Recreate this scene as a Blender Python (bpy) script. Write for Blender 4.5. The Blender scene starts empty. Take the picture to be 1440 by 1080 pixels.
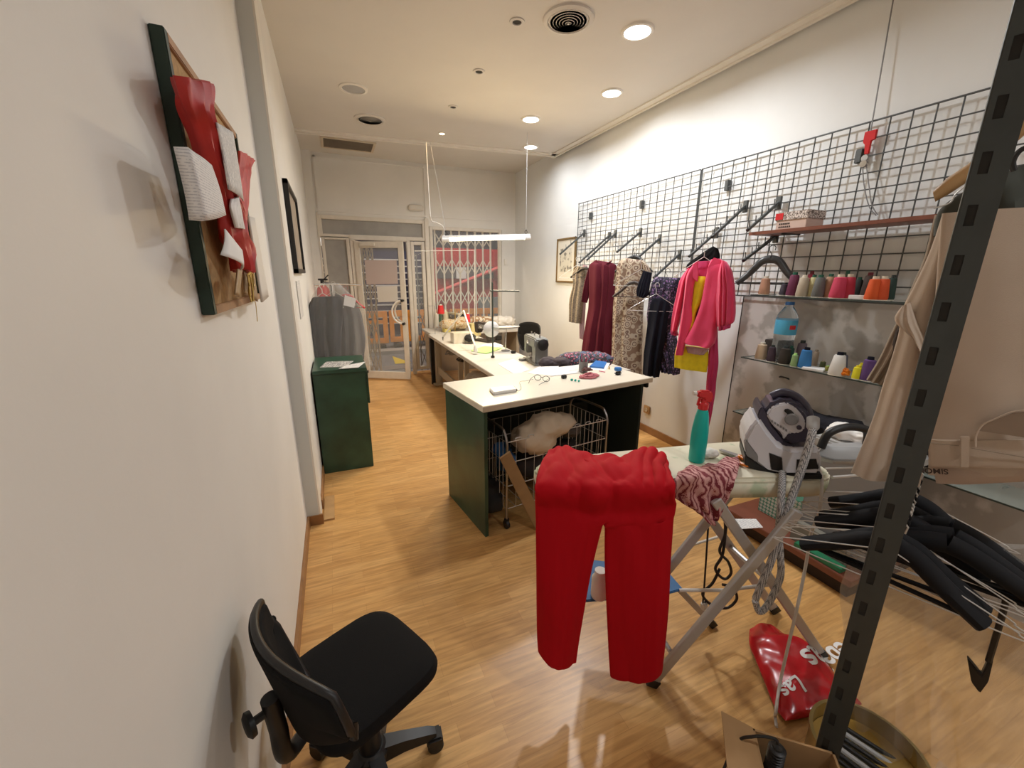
import bpy, bmesh, math, random
from mathutils import Vector, Matrix, noise
random.seed(7)
V=Vector
sc=bpy.context.scene
COL=sc.collection
PI=math.pi
# ---------------------------------------------------------------- camera
FPX=576.1; YAW,PIT,ROL=[math.radians(a) for a in (23.1124,-14.9581,0.338)]
CAM=V((0,0,1.6))
cf=V((math.sin(YAW)*math.cos(PIT),math.cos(YAW)*math.cos(PIT),math.sin(PIT)))
r0=V((math.cos(YAW),-math.sin(YAW),0)); u0=r0.cross(cf)
cr=r0*math.cos(ROL)+u0*math.sin(ROL); cu=u0*math.cos(ROL)-r0*math.sin(ROL)
cd=bpy.data.cameras.new('camera'); co=bpy.data.objects.new('camera',cd); COL.objects.link(co)
cd.sensor_width=36; cd.lens=FPX/1440*36; cd.clip_start=.02; cd.clip_end=200
m=Matrix((cr,cu,-cf)).transposed().to_4x4(); m.translation=CAM; co.matrix_world=m
sc.camera=co
# measuring aids: where a sight line of the survey photo meets a known plane of the room
def ray(x,y): return cr*((x-720)/FPX)-cu*((y-540)/FPX)+cf
def hit(x,y,ax,c):
    d=ray(x,y); return CAM+d*((c-CAM[ax])/d[ax])
def pz(x,y,z): return hit(x,y,2,z)
def pX(x,y,X): return hit(x,y,0,X)
def pY(x,y,Y): return hit(x,y,1,Y)
def pd(x,y,d): return CAM+ray(x,y)*d
def pv(x,y,c,ang):
    a=math.radians(ang); n=V((-math.sin(a),math.cos(a),0)); d=ray(x,y)
    return CAM+d*((V((c[0],c[1],0))-V((0,0,0))-V((CAM.x,CAM.y,0))).dot(n)/d.dot(n))
# ---------------------------------------------------------------- materials
def mat(name,col,rough=.6,metal=0.,**k):
    m=bpy.data.materials.new(name); m.use_nodes=True; nt=m.node_tree; b=nt.nodes['Principled BSDF']
    c=(*col,1)
    b.inputs['Base Color'].default_value=c; b.inputs['Roughness'].default_value=rough; b.inputs['Metallic'].default_value=metal
    if 'spec' in k: b.inputs['Specular IOR Level'].default_value=k['spec']
    if 'trans' in k: b.inputs['Transmission Weight'].default_value=k['trans']
    if 'ior' in k: b.inputs['IOR'].default_value=k['ior']
    if 'alpha' in k: b.inputs['Alpha'].default_value=k['alpha']
    if 'sheen' in k: b.inputs['Sheen Weight'].default_value=k['sheen']; b.inputs['Sheen Roughness'].default_value=.5
    if 'emit' in k:
        b.inputs['Emission Color'].default_value=(*k.get('ecol',col),1); b.inputs['Emission Strength'].default_value=k['emit']
    N=nt.nodes.new; L=nt.links.new
    if 'noise' in k or 'bump' in k:
        tc=N('ShaderNodeTexCoord'); nz=N('ShaderNodeTexNoise'); nz.inputs['Scale'].default_value=k.get('scale',20); nz.inputs['Detail'].default_value=5
        L(tc.outputs['Object'],nz.inputs['Vector'])
        if 'noise' in k:
            rp=N('ShaderNodeValToRGB'); a=k['noise']; c2=k.get('col2',tuple(max(0,x*(1-a)) for x in col))
            rp.color_ramp.elements[0].position=k.get('p0',.35); rp.color_ramp.elements[1].position=k.get('p1',.65)
            rp.color_ramp.elements[0].color=(*c2,1); rp.color_ramp.elements[1].color=c
            L(nz.outputs['Fac'],rp.inputs['Fac']); L(rp.outputs['Color'],b.inputs['Base Color'])
        if 'bump' in k:
            n2=N('ShaderNodeTexNoise'); n2.inputs['Scale'].default_value=k.get('bscale',200); n2.inputs['Detail'].default_value=3
            L(tc.outputs['Object'],n2.inputs['Vector'])
            bp=N('ShaderNodeBump'); bp.inputs['Strength'].default_value=k['bump']; bp.inputs['Distance'].default_value=k.get('bdist',.002)
            L(n2.outputs['Fac'],bp.inputs['Height']); L(bp.outputs['Normal'],b.inputs['Normal'])
    return m
def vor(name,cols,scale,rough=.8,feat='F1',stops=None,rnd=1.,interp='CONSTANT'):
    m=mat(name,cols[0],rough); nt=m.node_tree; b=nt.nodes['Principled BSDF']; N=nt.nodes.new; L=nt.links.new
    tc=N('ShaderNodeTexCoord'); nz=N('ShaderNodeTexNoise'); nz.inputs['Scale'].default_value=scale*.6
    mx=N('ShaderNodeMixRGB'); mx.inputs['Fac'].default_value=.04*rnd
    vo=N('ShaderNodeTexVoronoi'); vo.feature=feat; vo.inputs['Scale'].default_value=scale; vo.inputs['Randomness'].default_value=rnd
    L(tc.outputs['Object'],nz.inputs['Vector']); L(tc.outputs['Object'],mx.inputs[1]); L(nz.outputs['Color'],mx.inputs[2]); L(mx.outputs[0],vo.inputs['Vector'])
    rp=N('ShaderNodeValToRGB'); rp.color_ramp.interpolation=interp
    stops=stops or [i/len(cols) for i in range(len(cols))]
    e=rp.color_ramp.elements
    while len(e)<len(cols): e.new(.5)
    for i,c in enumerate(cols): e[i].position=stops[i]; e[i].color=(*c,1)
    L(vo.outputs['Distance'],rp.inputs['Fac']); L(rp.outputs['Color'],b.inputs['Base Color'])
    return m
def lines(name,base,ink,scale,axis='Z',thr=.75,rough=.8):   # printed lines of text on paper
    m=mat(name,base,rough); nt=m.node_tree; b=nt.nodes['Principled BSDF']; N=nt.nodes.new; L=nt.links.new
    tc=N('ShaderNodeTexCoord'); w=N('ShaderNodeTexWave'); w.bands_direction=axis; w.inputs['Scale'].default_value=scale
    nz=N('ShaderNodeTexNoise'); nz.inputs['Scale'].default_value=scale*3
    mu=N('ShaderNodeMath'); mu.operation='MULTIPLY'
    rp=N('ShaderNodeValToRGB'); e=rp.color_ramp.elements
    e[0].position=thr*.45; e[0].color=(*base,1); e[1].position=thr*.45+.06; e[1].color=(*ink,1)
    L(tc.outputs['Object'],w.inputs['Vector']); L(tc.outputs['Object'],nz.inputs['Vector'])
    L(w.outputs['Fac'],mu.inputs[0]); L(nz.outputs['Fac'],mu.inputs[1]); L(mu.outputs[0],rp.inputs['Fac']); L(rp.outputs['Color'],b.inputs['Base Color'])
    return m
def swirl(name,cols,scale,dist,rough=.8,stops=None):
    m=mat(name,cols[0],rough); nt=m.node_tree; b=nt.nodes['Principled BSDF']; N=nt.nodes.new; L=nt.links.new
    tc=N('ShaderNodeTexCoord'); w=N('ShaderNodeTexWave'); w.inputs['Scale'].default_value=scale; w.inputs['Distortion'].default_value=dist; w.inputs['Detail'].default_value=3; w.inputs['Detail Scale'].default_value=1.6
    nz=N('ShaderNodeTexNoise'); nz.inputs['Scale'].default_value=scale*.55
    mx=N('ShaderNodeMixRGB'); mx.inputs['Fac'].default_value=.35
    rp=N('ShaderNodeValToRGB'); rp.color_ramp.interpolation='CONSTANT'; e=rp.color_ramp.elements
    while len(e)<len(cols): e.new(.5)
    stops=stops or [i/len(cols) for i in range(len(cols))]
    for i,c in enumerate(cols): e[i].position=stops[i]; e[i].color=(*c,1)
    L(tc.outputs['Object'],w.inputs['Vector']); L(tc.outputs['Object'],nz.inputs['Vector']); L(w.outputs['Fac'],mx.inputs[1]); L(nz.outputs['Fac'],mx.inputs[2]); L(mx.outputs[0],rp.inputs['Fac']); L(rp.outputs['Color'],b.inputs['Base Color']); return m
def floor_mat():
    m=mat('oak_laminate',(.5,.28,.1),.3); nt=m.node_tree; b=nt.nodes['Principled BSDF']; N=nt.nodes.new; L=nt.links.new
    tc=N('ShaderNodeTexCoord')
    def brick(w,h,mort):
        br=N('ShaderNodeTexBrick'); br.offset=.37; br.inputs['Scale'].default_value=1; br.inputs['Brick Width'].default_value=w; br.inputs['Row Height'].default_value=h
        br.inputs['Mortar Size'].default_value=mort; br.inputs['Mortar Smooth'].default_value=.2
        L(tc.outputs['Object'],br.inputs['Vector']); return br
    b1=brick(.42,.066,.0006)
    b1.inputs['Color1'].default_value=(.70,.41,.155,1); b1.inputs['Color2'].default_value=(.59,.32,.108,1); b1.inputs['Mortar'].default_value=(.50,.265,.095,1)
    mp=N('ShaderNodeMapping'); mp.inputs['Scale'].default_value=(2.2,26,1); L(tc.outputs['Object'],mp.inputs['Vector'])
    nz=N('ShaderNodeTexNoise'); nz.inputs['Scale'].default_value=2.4; nz.inputs['Detail'].default_value=8; nz.inputs['Distortion'].default_value=.6; L(mp.outputs[0],nz.inputs['Vector'])
    rp=N('ShaderNodeValToRGB'); rp.color_ramp.elements[0].position=.3; rp.color_ramp.elements[0].color=(.74,.7,.66,1); rp.color_ramp.elements[1].position=.7; rp.color_ramp.elements[1].color=(1.1,1.1,1.1,1)
    L(nz.outputs['Fac'],rp.inputs['Fac'])
    mx=N('ShaderNodeMixRGB'); mx.blend_type='MULTIPLY'; mx.inputs['Fac'].default_value=1; L(b1.outputs['Color'],mx.inputs[1]); L(rp.outputs['Color'],mx.inputs[2])
    L(mx.outputs[0],b.inputs['Base Color'])
    n2=N('ShaderNodeTexNoise'); n2.inputs['Scale'].default_value=3; L(tc.outputs['Object'],n2.inputs['Vector'])
    mr=N('ShaderNodeMapRange'); mr.inputs['To Min'].default_value=.24; mr.inputs['To Max'].default_value=.42; L(n2.outputs['Fac'],mr.inputs['Value']); L(mr.outputs[0],b.inputs['Roughness'])
    bp=N('ShaderNodeBump'); bp.inputs['Strength'].default_value=.06; bp.inputs['Distance'].default_value=.002; L(nz.outputs['Fac'],bp.inputs['Height']); L(bp.outputs['Normal'],b.inputs['Normal'])
    return m
M=dict(
 floor=floor_mat(),
 wall=mat('wall_paint',(.79,.762,.715),.65,noise=.05,scale=2.5,bump=.12,bscale=90),
 wallr=mat('wall_paint_patchy',(.78,.785,.775),.6,noise=.07,scale=1.6,bump=.1,bscale=80),
 patch=mat('bare_plaster_panel',(.56,.53,.50),.7,noise=.1,col2=(.37,.345,.315),scale=4.2,p0=.48,p1=.54),
 ceil=mat('ceiling_paint',(.69,.655,.605),.75,noise=.03,scale=3),
 trimw=mat('white_trim',(.8,.76,.69),.4),
 frame=mat('cream_lacquered_metal',(.72,.66,.57),.4,noise=.08,scale=12),
 dark=mat('dark_gap',(.035,.033,.03),.9),
 skirt=mat('wood_skirting',(.33,.16,.06),.45,noise=.2,scale=14),
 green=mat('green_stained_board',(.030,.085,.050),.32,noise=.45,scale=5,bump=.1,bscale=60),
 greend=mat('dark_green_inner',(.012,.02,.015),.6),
 cream=mat('cream_laminate',(.76,.70,.58),.28,noise=.03,scale=6),
 creamedge=mat('cream_edge',(.62,.53,.4),.5),
 bench=mat('grey_laminate',(.62,.58,.52),.35,noise=.06,scale=9),
 benchleg=mat('beige_metal',(.35,.3,.23),.5),
 chrome=mat('chrome',(.7,.7,.7),.2,1.),
 steel=mat('brushed_steel',(.42,.41,.4),.38,1.),
 gal=mat('galvanised_wire',(.62,.60,.57),.35,.45),
 wire=mat('dark_grey_wire',(.085,.09,.09),.5,.3),
 arm=mat('grey_arm',(.10,.105,.105),.45,.5),
 black=mat('black_plastic',(.010,.009,.009),.45,noise=.2,scale=30),
 blackm=mat('black_matte',(.016,.015,.014),.8),
 blackfab=mat('black_fabric',(.0085,.008,.008),.95,spec=.2,bump=.3,bscale=500),
 navyfab=mat('navy_fabric',(.011,.012,.020),.92,spec=.15,bump=.3,bscale=300),
 white=mat('white_plastic',(.78,.77,.76),.32),
 offw=mat('off_white',(.7,.66,.6),.6),
 paper=mat('paper',(.82,.8,.78),.8),
 paperl=lines('written_paper',(.80,.78,.77),(.55,.54,.56),60,'Z',.85),
 paperh=lines('printed_paper',(.80,.78,.75),(.4,.4,.42),36,'Y',.75),
 list=lines('printed_list',(.76,.73,.69),(.25,.24,.24),40,'Z',.8),
 red=mat('red_viscose',(.45,.0025,.009),.78,spec=.15,bump=.25,bscale=350),
 redcloth=mat('red_sheer_cloth',(.55,.03,.025),.55,noise=.25,scale=14),
 redplastic=mat('red_plastic_film',(.55,.012,.018),.22,noise=.2,scale=12,spec=.6),
 redp=mat('red_gloss_plastic',(.6,.025,.03),.25),
 maroon=mat('maroon_jersey',(.10,.010,.020),.85,spec=.2,bump=.2,bscale=250),
 pink=mat('pink_cotton',(.80,.055,.155),.7,sheen=.15,bump=.3,bscale=260),
 pinkd=mat('rose_cotton',(.55,.03,.13),.7,sheen=.1),
 yellow=mat('yellow_cotton',(.85,.68,.01),.65,noise=.12,scale=30),
 paisley=vor('paisley_print',[(.30,.17,.12),(.52,.44,.33),(.17,.10,.075),(.47,.38,.28),(.24,.15,.10)],19,.8,'F1',[0,.15,.27,.40,.60],.6),
 floral=vor('purple_floral_print',[(.30,.17,.36),(.09,.06,.14),(.02,.018,.035),(.22,.15,.24)],42,.8,'F1',[0,.22,.38,.75],1),
 tweed=mat('beige_tweed',(.33,.26,.18),.9,noise=.45,scale=70),
 lilac=mat('lilac_fabric',(.45,.29,.30),.8),
 beige=mat('beige_cotton_twill',(.55,.44,.345),.8,sheen=.1,bump=.25,bscale=500,noise=.06,scale=8),
 beiged=mat('taupe_fabric',(.38,.31,.24),.85,noise=.2,scale=9),
 khakig=mat('dark_green_wool',(.05,.053,.042),.9,sheen=.1),
 leaf=swirl('pink_leaf_print',[(.17,.015,.025),(.55,.25,.24),(.25,.035,.045),(.60,.32,.30)],14,9,.8,[0,.34,.50,.58]),
 cover=mat('ironing_cover_print',(.72,.67,.52),.85,noise=.2,col2=(.47,.53,.36),scale=9,p0=.37,p1=.44),
 silver=mat('silver_lacquer',(.47,.45,.44),.38,.35),
 bluefab=mat('blue_nylon',(.035,.13,.30),.6,noise=.15,scale=10),
 orange=mat('orange_plastic',(.8,.22,.015),.35),
 teal=mat('turquoise_plastic',(.0,.42,.36),.32),
 ironw=mat('pearl_white_plastic',(.66,.65,.69),.28),
 ironp=mat('dark_violet_plastic',(.05,.045,.075),.28),
 grey=mat('grey_plastic',(.22,.22,.225),.4),
 lgrey=mat('light_grey_plastic',(.42,.42,.42),.4),
 hose=vor('braided_hose',[(.66,.64,.63),(.16,.16,.17)],230,.6,'F1',[0,.46],0),
 cord=mat('white_cord',(.6,.55,.5),.7),
 cork=mat('cork',(.52,.32,.14),.85,noise=.2,scale=60),
 corkframe=mat('dark_green_paint',(.012,.032,.02),.5),
 pine=mat('pine_wood',(.42,.22,.1),.5,noise=.2,scale=16),
 lwood=mat('light_wood',(.50,.30,.13),.45,noise=.18,scale=12),
 plank=mat('plank_wood',(.33,.2,.09),.5,noise=.2,scale=10),
 redwood=mat('red_brown_board',(.20,.062,.035),.45,noise=.15,scale=12),
 post=mat('grey_green_enamel',(.055,.062,.060),.45,.25,noise=.12,scale=18),
 card=mat('brown_cardboard',(.40,.235,.105),.85,noise=.06,scale=12),
 gold=mat('gold_tin',(.42,.32,.13),.35,.8),
 gold2=mat('brass',(.55,.38,.12),.35,.9),
 glass=mat('clear_glass',(.9,.93,.92),.04,alpha=.09,spec=.5),
 shelfg=mat('shelf_glass',(.45,.55,.51),.06,alpha=.28,spec=.6),
 frost=mat('frosted_pane',(.36,.34,.31),.55,noise=.2,scale=4),
 pet=mat('bottle_pet',(.85,.92,.95),.05,trans=.95,ior=1.3),
 blue=mat('blue_plastic',(.03,.16,.46),.35),
 bluel=mat('label_blue',(.08,.42,.66),.45),
 lime=mat('light_green_card',(.42,.72,.22),.7),
 emitc=mat('lamp_cool',(1,1,1),.5,emit=30,ecol=(.95,.98,1)),
 emitw=mat('lamp_warm',(1,.9,.7),.5,emit=30,ecol=(1,.72,.42)),
 emitt=mat('tube_glow',(1,.95,.8),.5,emit=14,ecol=(1,.86,.55)),
 hblack=mat('hanger_black',(.010,.010,.012),.75,spec=.25),
 throat=mat('vent_throat',(.10,.095,.085),.8),
 obar=mat('orange_barrier',(.95,.36,.05),.45,noise=.2,scale=8),
 redsk=mat('red_vehicle_paint',(.42,.02,.025),.45),
 asphalt=mat('pavement',(.23,.23,.25),.85,noise=.25,scale=12),
 yline=mat('yellow_road_paint',(.75,.55,.05),.8),
 facade=mat('night_facade',(.10,.09,.11),.9,noise=.3,scale=1.5),
 slat=mat('white_slat',(.72,.73,.76),.5),
 navyp=mat('navy_panel',(.05,.055,.12),.6),
 sketch=mat('sketch_print',(.62,.57,.46),.8,noise=.5,col2=(.2,.18,.15),scale=14,p0=.4,p1=.5),
 sign=mat('pale_pink_sign',(.55,.45,.42),.6),
 fluff=mat('black_white_print',(.7,.66,.6),.8),
 check=vor('green_check_print',[(.48,.5,.44),(.08,.22,.15)],45,.8,'F1',[0,.42],0),
 zebra=vor('zebra_print',[(.16,.12,.10),(.70,.62,.56)],70,.8,'DISTANCE_TO_EDGE',[0,.10],1),
 bagp=vor('multicolour_print',[(.22,.06,.30),(.42,.34,.27),(.45,.07,.16),(.05,.045,.045),(.09,.12,.2)],34,.8,'F1',[0,.14,.24,.36,.6],1),
)
film=mat('clear_film',(.8,.78,.75),.2); 
def make_film(name,a):
    m=mat(name,(.62,.60,.57),.18,spec=.5,alpha=a); m.blend_method='BLEND' if hasattr(m,'blend_method') else None; return m
M['film']=make_film('clear_plastic_film',.20); M['film2']=make_film('dusty_plastic_film',.17)
def plain(name,c,r=.75): return mat(name,c,r)
# ---------------------------------------------------------------- mesh builder
WL={}
class MB:
    def __init__(s): s.v=[]; s.f=[]
    def add(s,vs,fs):
        o=len(s.v); s.v+= [V(p) for p in vs]; s.f+=[tuple(i+o for i in f) for f in fs]; return s
    def box(s,c,d,rot=0.,R=None,bev=0.):
        bm=bmesh.new(); bmesh.ops.create_cube(bm,size=1)
        for v in bm.verts: v.co=V((v.co.x*d[0],v.co.y*d[1],v.co.z*d[2]))
        if bev: bmesh.ops.bevel(bm,geom=bm.edges[:],offset=bev,segments=2,affect='EDGES')
        Rm=R if R is not None else Matrix.Rotation(rot,3,'Z')
        for v in bm.verts: v.co=Rm@v.co+V(c)
        bm.verts.index_update(); s.add([v.co.copy() for v in bm.verts],[[v.index for v in f.verts] for f in bm.faces]); bm.free(); return s
    def bb(s,a,b,bev=0.):
        a=V(a);b=V(b); return s.box((a+b)/2,[abs(q) for q in (b-a)],bev=bev)
    def tube(s,pts,r,n=6,closed=False,caps=True):
        pts=[V(p) for p in pts]; N=len(pts); rs=r if isinstance(r,(list,tuple)) else [r]*N
        vs=[];up=None
        for i,p in enumerate(pts):
            if closed: t=pts[(i+1)%N]-pts[i-1]
            else: t=pts[min(i+1,N-1)]-pts[max(i-1,0)]
            if t.length<1e-9: t=V((0,0,1))
            t.normalize()
            if up is None:
                up=V((0,0,1)) if abs(t.z)<.9 else V((1,0,0))
            a=(up-t*up.dot(t))
            if a.length<1e-6: a=t.orthogonal()
            a.normalize(); up=a; b=t.cross(a)
            for k in range(n):
                w=2*PI*k/n; vs.append(p+(a*math.cos(w)+b*math.sin(w))*rs[i])
        fs=[]
        for i in range(N if closed else N-1):
            j=(i+1)%N
            for k in range(n): fs.append((i*n+k,i*n+(k+1)%n,j*n+(k+1)%n,j*n+k))
        if caps and not closed: fs.append(tuple(range(n-1,-1,-1))); fs.append(tuple((N-1)*n+k for k in range(n)))
        return s.add(vs,fs)
    def cyl(s,a,b,r,n=16,r2=None): return s.tube([a,b],[r,r if r2 is None else r2],n)
    def lathe(s,prof,c=(0,0,0),n=24,ax=None):   # prof: (radius,height) about axis through c
        ax=V(ax or (0,0,1)).normalized(); a=ax.orthogonal().normalized(); b=ax.cross(a); c=V(c); vs=[];fs=[]
        for r,h in prof:
            for k in range(n):
                w=2*PI*k/n; vs.append(c+ax*h+(a*math.cos(w)+b*math.sin(w))*max(r,1e-5))
        for i in range(len(prof)-1):
            for k in range(n): fs.append((i*n+k,i*n+(k+1)%n,(i+1)*n+(k+1)%n,(i+1)*n+k))
        if prof[0][0]>1e-4: fs.append(tuple(range(n-1,-1,-1)))
        if prof[-1][0]>1e-4: fs.append(tuple((len(prof)-1)*n+k for k in range(n)))
        return s.add(vs,fs)
    def ext(s,pts,vec,bev=0.,seg=2):     # polygon swept along vec
        pts=[V(p) for p in pts]; vec=V(vec); bm=bmesh.new()
        a=[bm.verts.new(p) for p in pts]; b=[bm.verts.new(p+vec) for p in pts]; n=len(pts)
        bm.faces.new(a); bm.faces.new(b[::-1])
        for i in range(n): bm.faces.new((a[i],b[i],b[(i+1)%n],a[(i+1)%n]))
        bmesh.ops.recalc_face_normals(bm,faces=bm.faces[:])
        if bev: bmesh.ops.bevel(bm,geom=bm.edges[:],offset=bev,segments=seg,affect='EDGES',clamp_overlap=True)
        bm.verts.index_update(); s.add([v.co.copy() for v in bm.verts],[[v.index for v in f.verts] for f in bm.faces]); bm.free(); return s
    def grid(s,rows):
        n=len(rows[0]); s.add([p for r in rows for p in r],[(i*n+k,i*n+k+1,(i+1)*n+k+1,(i+1)*n+k) for i in range(len(rows)-1) for k in range(n-1)]); return s
    def loft(s,rings,cap0=True,cap1=True):
        n=len(rings[0]); fs=[(i*n+k,i*n+(k+1)%n,(i+1)*n+(k+1)%n,(i+1)*n+k) for i in range(len(rings)-1) for k in range(n)]
        if cap0: fs.append(tuple(range(n-1,-1,-1)))
        if cap1: fs.append(tuple((len(rings)-1)*n+k for k in range(n)))
        return s.add([p for r in rings for p in r],fs)
    def crumple(s,amp,sc_=8.,seed=0):
        for i,p in enumerate(s.v): s.v[i]=p+noise.noise_vector(p*sc_+V((seed,seed*.7,0)))*amp
        return s
    def build(s,name,m,parent=None,smooth=True,loc=None,solid=0.,sub=0,angle=40):
        if parent is not None: o0=WL[parent.name]
        elif loc is not None: o0=V(loc)
        else:
            xs=[p.x for p in s.v];ys=[p.y for p in s.v];zs=[p.z for p in s.v]; o0=V(((min(xs)+max(xs))/2,(min(ys)+max(ys))/2,min(zs)))
        me=bpy.data.meshes.new(name); me.from_pydata([p-o0 for p in s.v],[],s.f); me.validate()
        bm=bmesh.new(); bm.from_mesh(me); bmesh.ops.recalc_face_normals(bm,faces=bm.faces[:])
        if smooth:
            for f in bm.faces: f.smooth=True
            for e in bm.edges:
                if len(e.link_faces)==2 and e.calc_face_angle(0)>math.radians(angle): e.smooth=False
        bm.to_mesh(me); bm.free()
        me.materials.append(M[m] if isinstance(m,str) else m)
        o=bpy.data.objects.new(name,me); COL.objects.link(o)
        if parent is not None: o.parent=parent
        else: o.location=o0
        WL[o.name]=o0
        if solid:
            md=o.modifiers.new('thickness','SOLIDIFY'); md.thickness=solid; md.offset=0
        if sub:
            md=o.modifiers.new('smooth','SUBSURF'); md.levels=sub; md.render_levels=sub
        return o
def tag(o,label,cat,group=None,kind=None):
    o['label']=label; o['category']=cat
    if group: o['group']=group
    if kind: o['kind']=kind
    return o
def thing(name,loc,label,cat,group=None):
    o=bpy.data.objects.new(name,None); COL.objects.link(o); o.location=loc; o.empty_display_size=.05; WL[o.name]=V(loc)
    return tag(o,label,cat,group)
def struct(o): o['kind']='structure'; return o
def dup(root,loc,rotz=None,label=None,mats=None):
    r=root.copy(); COL.objects.link(r); r.location=loc; WL[r.name]=V(loc)
    if rotz is not None: r.rotation_euler=(0,0,rotz)
    if label: r['label']=label
    for ch in list(root.children):
        c=ch.copy(); COL.objects.link(c); c.parent=r; WL[c.name]=V(loc)
        for g in list(ch.children):
            d=g.copy(); COL.objects.link(d); d.parent=c
    return r
def cr_spline(P,n):   # catmull-rom through tuples
    out=[];L=len(P)
    for i in range(L-1):
        p0,p1,p2,p3=P[max(i-1,0)],P[i],P[i+1],P[min(i+2,L-1)]
        for k in range(n):
            t=k/n; out.append(tuple(.5*((2*b)+(-a+c)*t+(2*a-5*b+4*c-d)*t*t+(-a+3*b-3*c+d)*t**3) for a,b,c,d in zip(p0,p1,p2,p3)))
    out.append(tuple(P[-1])); return out
def curve(P,n=8): return [V(p) for p in cr_spline([tuple(p) for p in P],n)]
def cloth(rows,c,ang,depth,nf=5,amp=.25,sub=4,seg=44,wr=.004,seed=0,grow=1.,plane=None):
    """hanging cloth with volume: rows of outline points on the vertical plane through c, lofted as folded ovals"""
    R=cr_spline([tuple(r[:4])+(r[4] if len(r)>4 else 1.,) for r in rows],sub)
    a=math.radians(ang); nrm=V((math.sin(a),-math.cos(a),0))
    if nrm.dot(V((c[0],c[1],0)))>0: nrm=-nrm
    rings=[];T=len(R)-1
    for i,(xl,yl,xr,yr,ds) in enumerate(R):
        l=plane(xl,yl) if plane else pv(xl,yl,c,ang); r=plane(xr,yr) if plane else pv(xr,yr,c,ang)
        mid=(l+r)/2;h=(r-l)/2; g=amp*(.25+.75*(i/T)**grow)
        ring=[]
        for k in range(seg):
            t=2*PI*k/seg; cx=math.cos(t); sx=math.sin(t)
            fold=1+g*1.5*(math.sin((nf*.62)*PI*(cx+.25*math.sin(2.1*cx+seed*1.7))+seed*2.3+.5*math.sin(i*.15+seed))+.45*noise.noise(V((cx*3.1+seed*5,i*.09,seed))))
            y=math.copysign(abs(sx)**.75,sx)*depth/2*ds*fold
            p=mid+h*cx+nrm*y
            ring.append(p+noise.noise_vector(p*9+V((seed*3.1,0,0)))*wr)
        rings.append(ring)
    return MB().loft(rings)
def tube_limb(P,n=14,sub=5,wr=.003,seed=0,flat=1.):
    """tapering sleeve or leg: P = (x,y,z,radius) points"""
    Q=cr_spline(P,sub); mb=MB(); mb.tube([q[:3] for q in Q],[q[3] for q in Q],n); return mb.crumple(wr,12,seed)
def text_mesh(body,size,M4,m,parent,name='lettering',ext=.0006,bold=0.):
    cu_=bpy.data.curves.new('t','FONT'); cu_.body=body; cu_.size=size; cu_.extrude=ext; cu_.offset=bold
    ob=bpy.data.objects.new('t',cu_); COL.objects.link(ob); dg=bpy.context.evaluated_depsgraph_get(); dg.update()
    me=bpy.data.meshes.new_from_object(ob.evaluated_get(dg)); bpy.data.objects.remove(ob)
    me.transform(M4)
    o0=WL[parent.name]; me.transform(Matrix.Translation(-o0)); me.materials.clear(); me.materials.append(M[m] if isinstance(m,str) else m); me.name=name
    o=bpy.data.objects.new(name,me); COL.objects.link(o); o.parent=parent; WL[o.name]=o0; return o
# ================================================================ THE ROOM
YB=-1.8; Y0=6.7; XR=2.9; XL=-.3; XF=-.225; ZC=3.12; ZU=3.18
struct(MB().bb((-.6,YB-.1,-.06),(3.2,6.9,0)).build('floor','floor',loc=(0,0,0)))
E1=V((-.35,5.64,0)); E2=V((2.86,5.30,0))      # far edge of the lowered ceiling
mb=MB().ext([(-.35,YB,ZC),(2.865,YB,ZC),(2.865,E2.y,ZC),(-.35,E1.y,ZC)],(0,0,.055)); struct(mb.build('ceiling','ceil'))
struct(MB().bb((-.6,4.9,ZU+.005),(3.2,6.9,ZU+.06)).build('ceiling.001','ceil'))
struct(MB().bb((2.865,YB,ZC+.03),(2.9,5.3,ZC+.055)).build('gap_shade','dark'))  # dark strip paints the shadow gap between lowered ceiling and wall
mb=MB()
d=(E2-E1).normalized(); 
mb.bb((2.78,YB,ZC-.012),(2.862,E2.y,ZC+.001)); mb.bb((2.842,YB,ZC-.024),(2.866,E2.y,ZC+.001))
struct(mb.build('trim_2','trimw'))
mb=MB(); n=V((-d.y,d.x,0))
for w,z in ((.10,.012),(.035,.026)):
    mb.ext([E1+V((0,0,ZC-z)),E2+V((0,0,ZC-z)),E2-n*w+V((0,0,ZC-z)),E1-n*w+V((0,0,ZC-z))],(0,0,z+.001))
struct(mb.build('trim_3','trimw'))
struct(MB().bb((XL-.15,YB,0),(XL,2.69,3.3)).build('wall_left','wall',loc=(0,0,0)))
struct(MB().bb((XL-.15,2.69,0),(XF,6.85,3.3)).build('wall_left.001','wall',loc=(0,0,0)))
struct(MB().bb((XF-.02,2.685,0),(XF+.006,2.86,3.12)).build('trim_4','trimw'))
struct(MB().bb((XR,YB,0),(XR+.15,6.85,3.3)).build('wall_right','wallr',loc=(0,0,0)))
struct(MB().bb((XL,2.683,0),(XF-.004,2.689,3.12)).build('trim_9',mat('cool_grey_paint',(.66,.68,.66),.6)))
struct(MB().bb((-.6,YB-.15,0),(3.2,YB,3.3)).build('wall_back','wall',loc=(0,0,0)))
struct(MB().bb((2.888,-1.2,.0),(2.8995,2.25,1.45)).build('trim_5','patch'))
struct(MB().bb((2.886,2.25,.0),(2.8995,2.257,1.45)).build('trim_6','dark'))
struct(MB().bb((XL,YB,0),(XL+.014,2.688,.07)).build('baseboard_left','skirt'))
struct(MB().bb((XL+.014,2.674,0),(XF+.02,2.688,.07)).build('baseboard_left.001','skirt'))
struct(MB().bb((XF,2.87,0),(XF+.014,6.6,.07)).build('baseboard_left.002','skirt'))
struct(MB().bb((XR-.014,2.27,0),(XR,6.14,.075)).build('baseboard_right','skirt'))
struct(MB().bb((-.205,2.70,0.0),(-.14,3.02,.012)).build('trim_7','lwood'))
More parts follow.
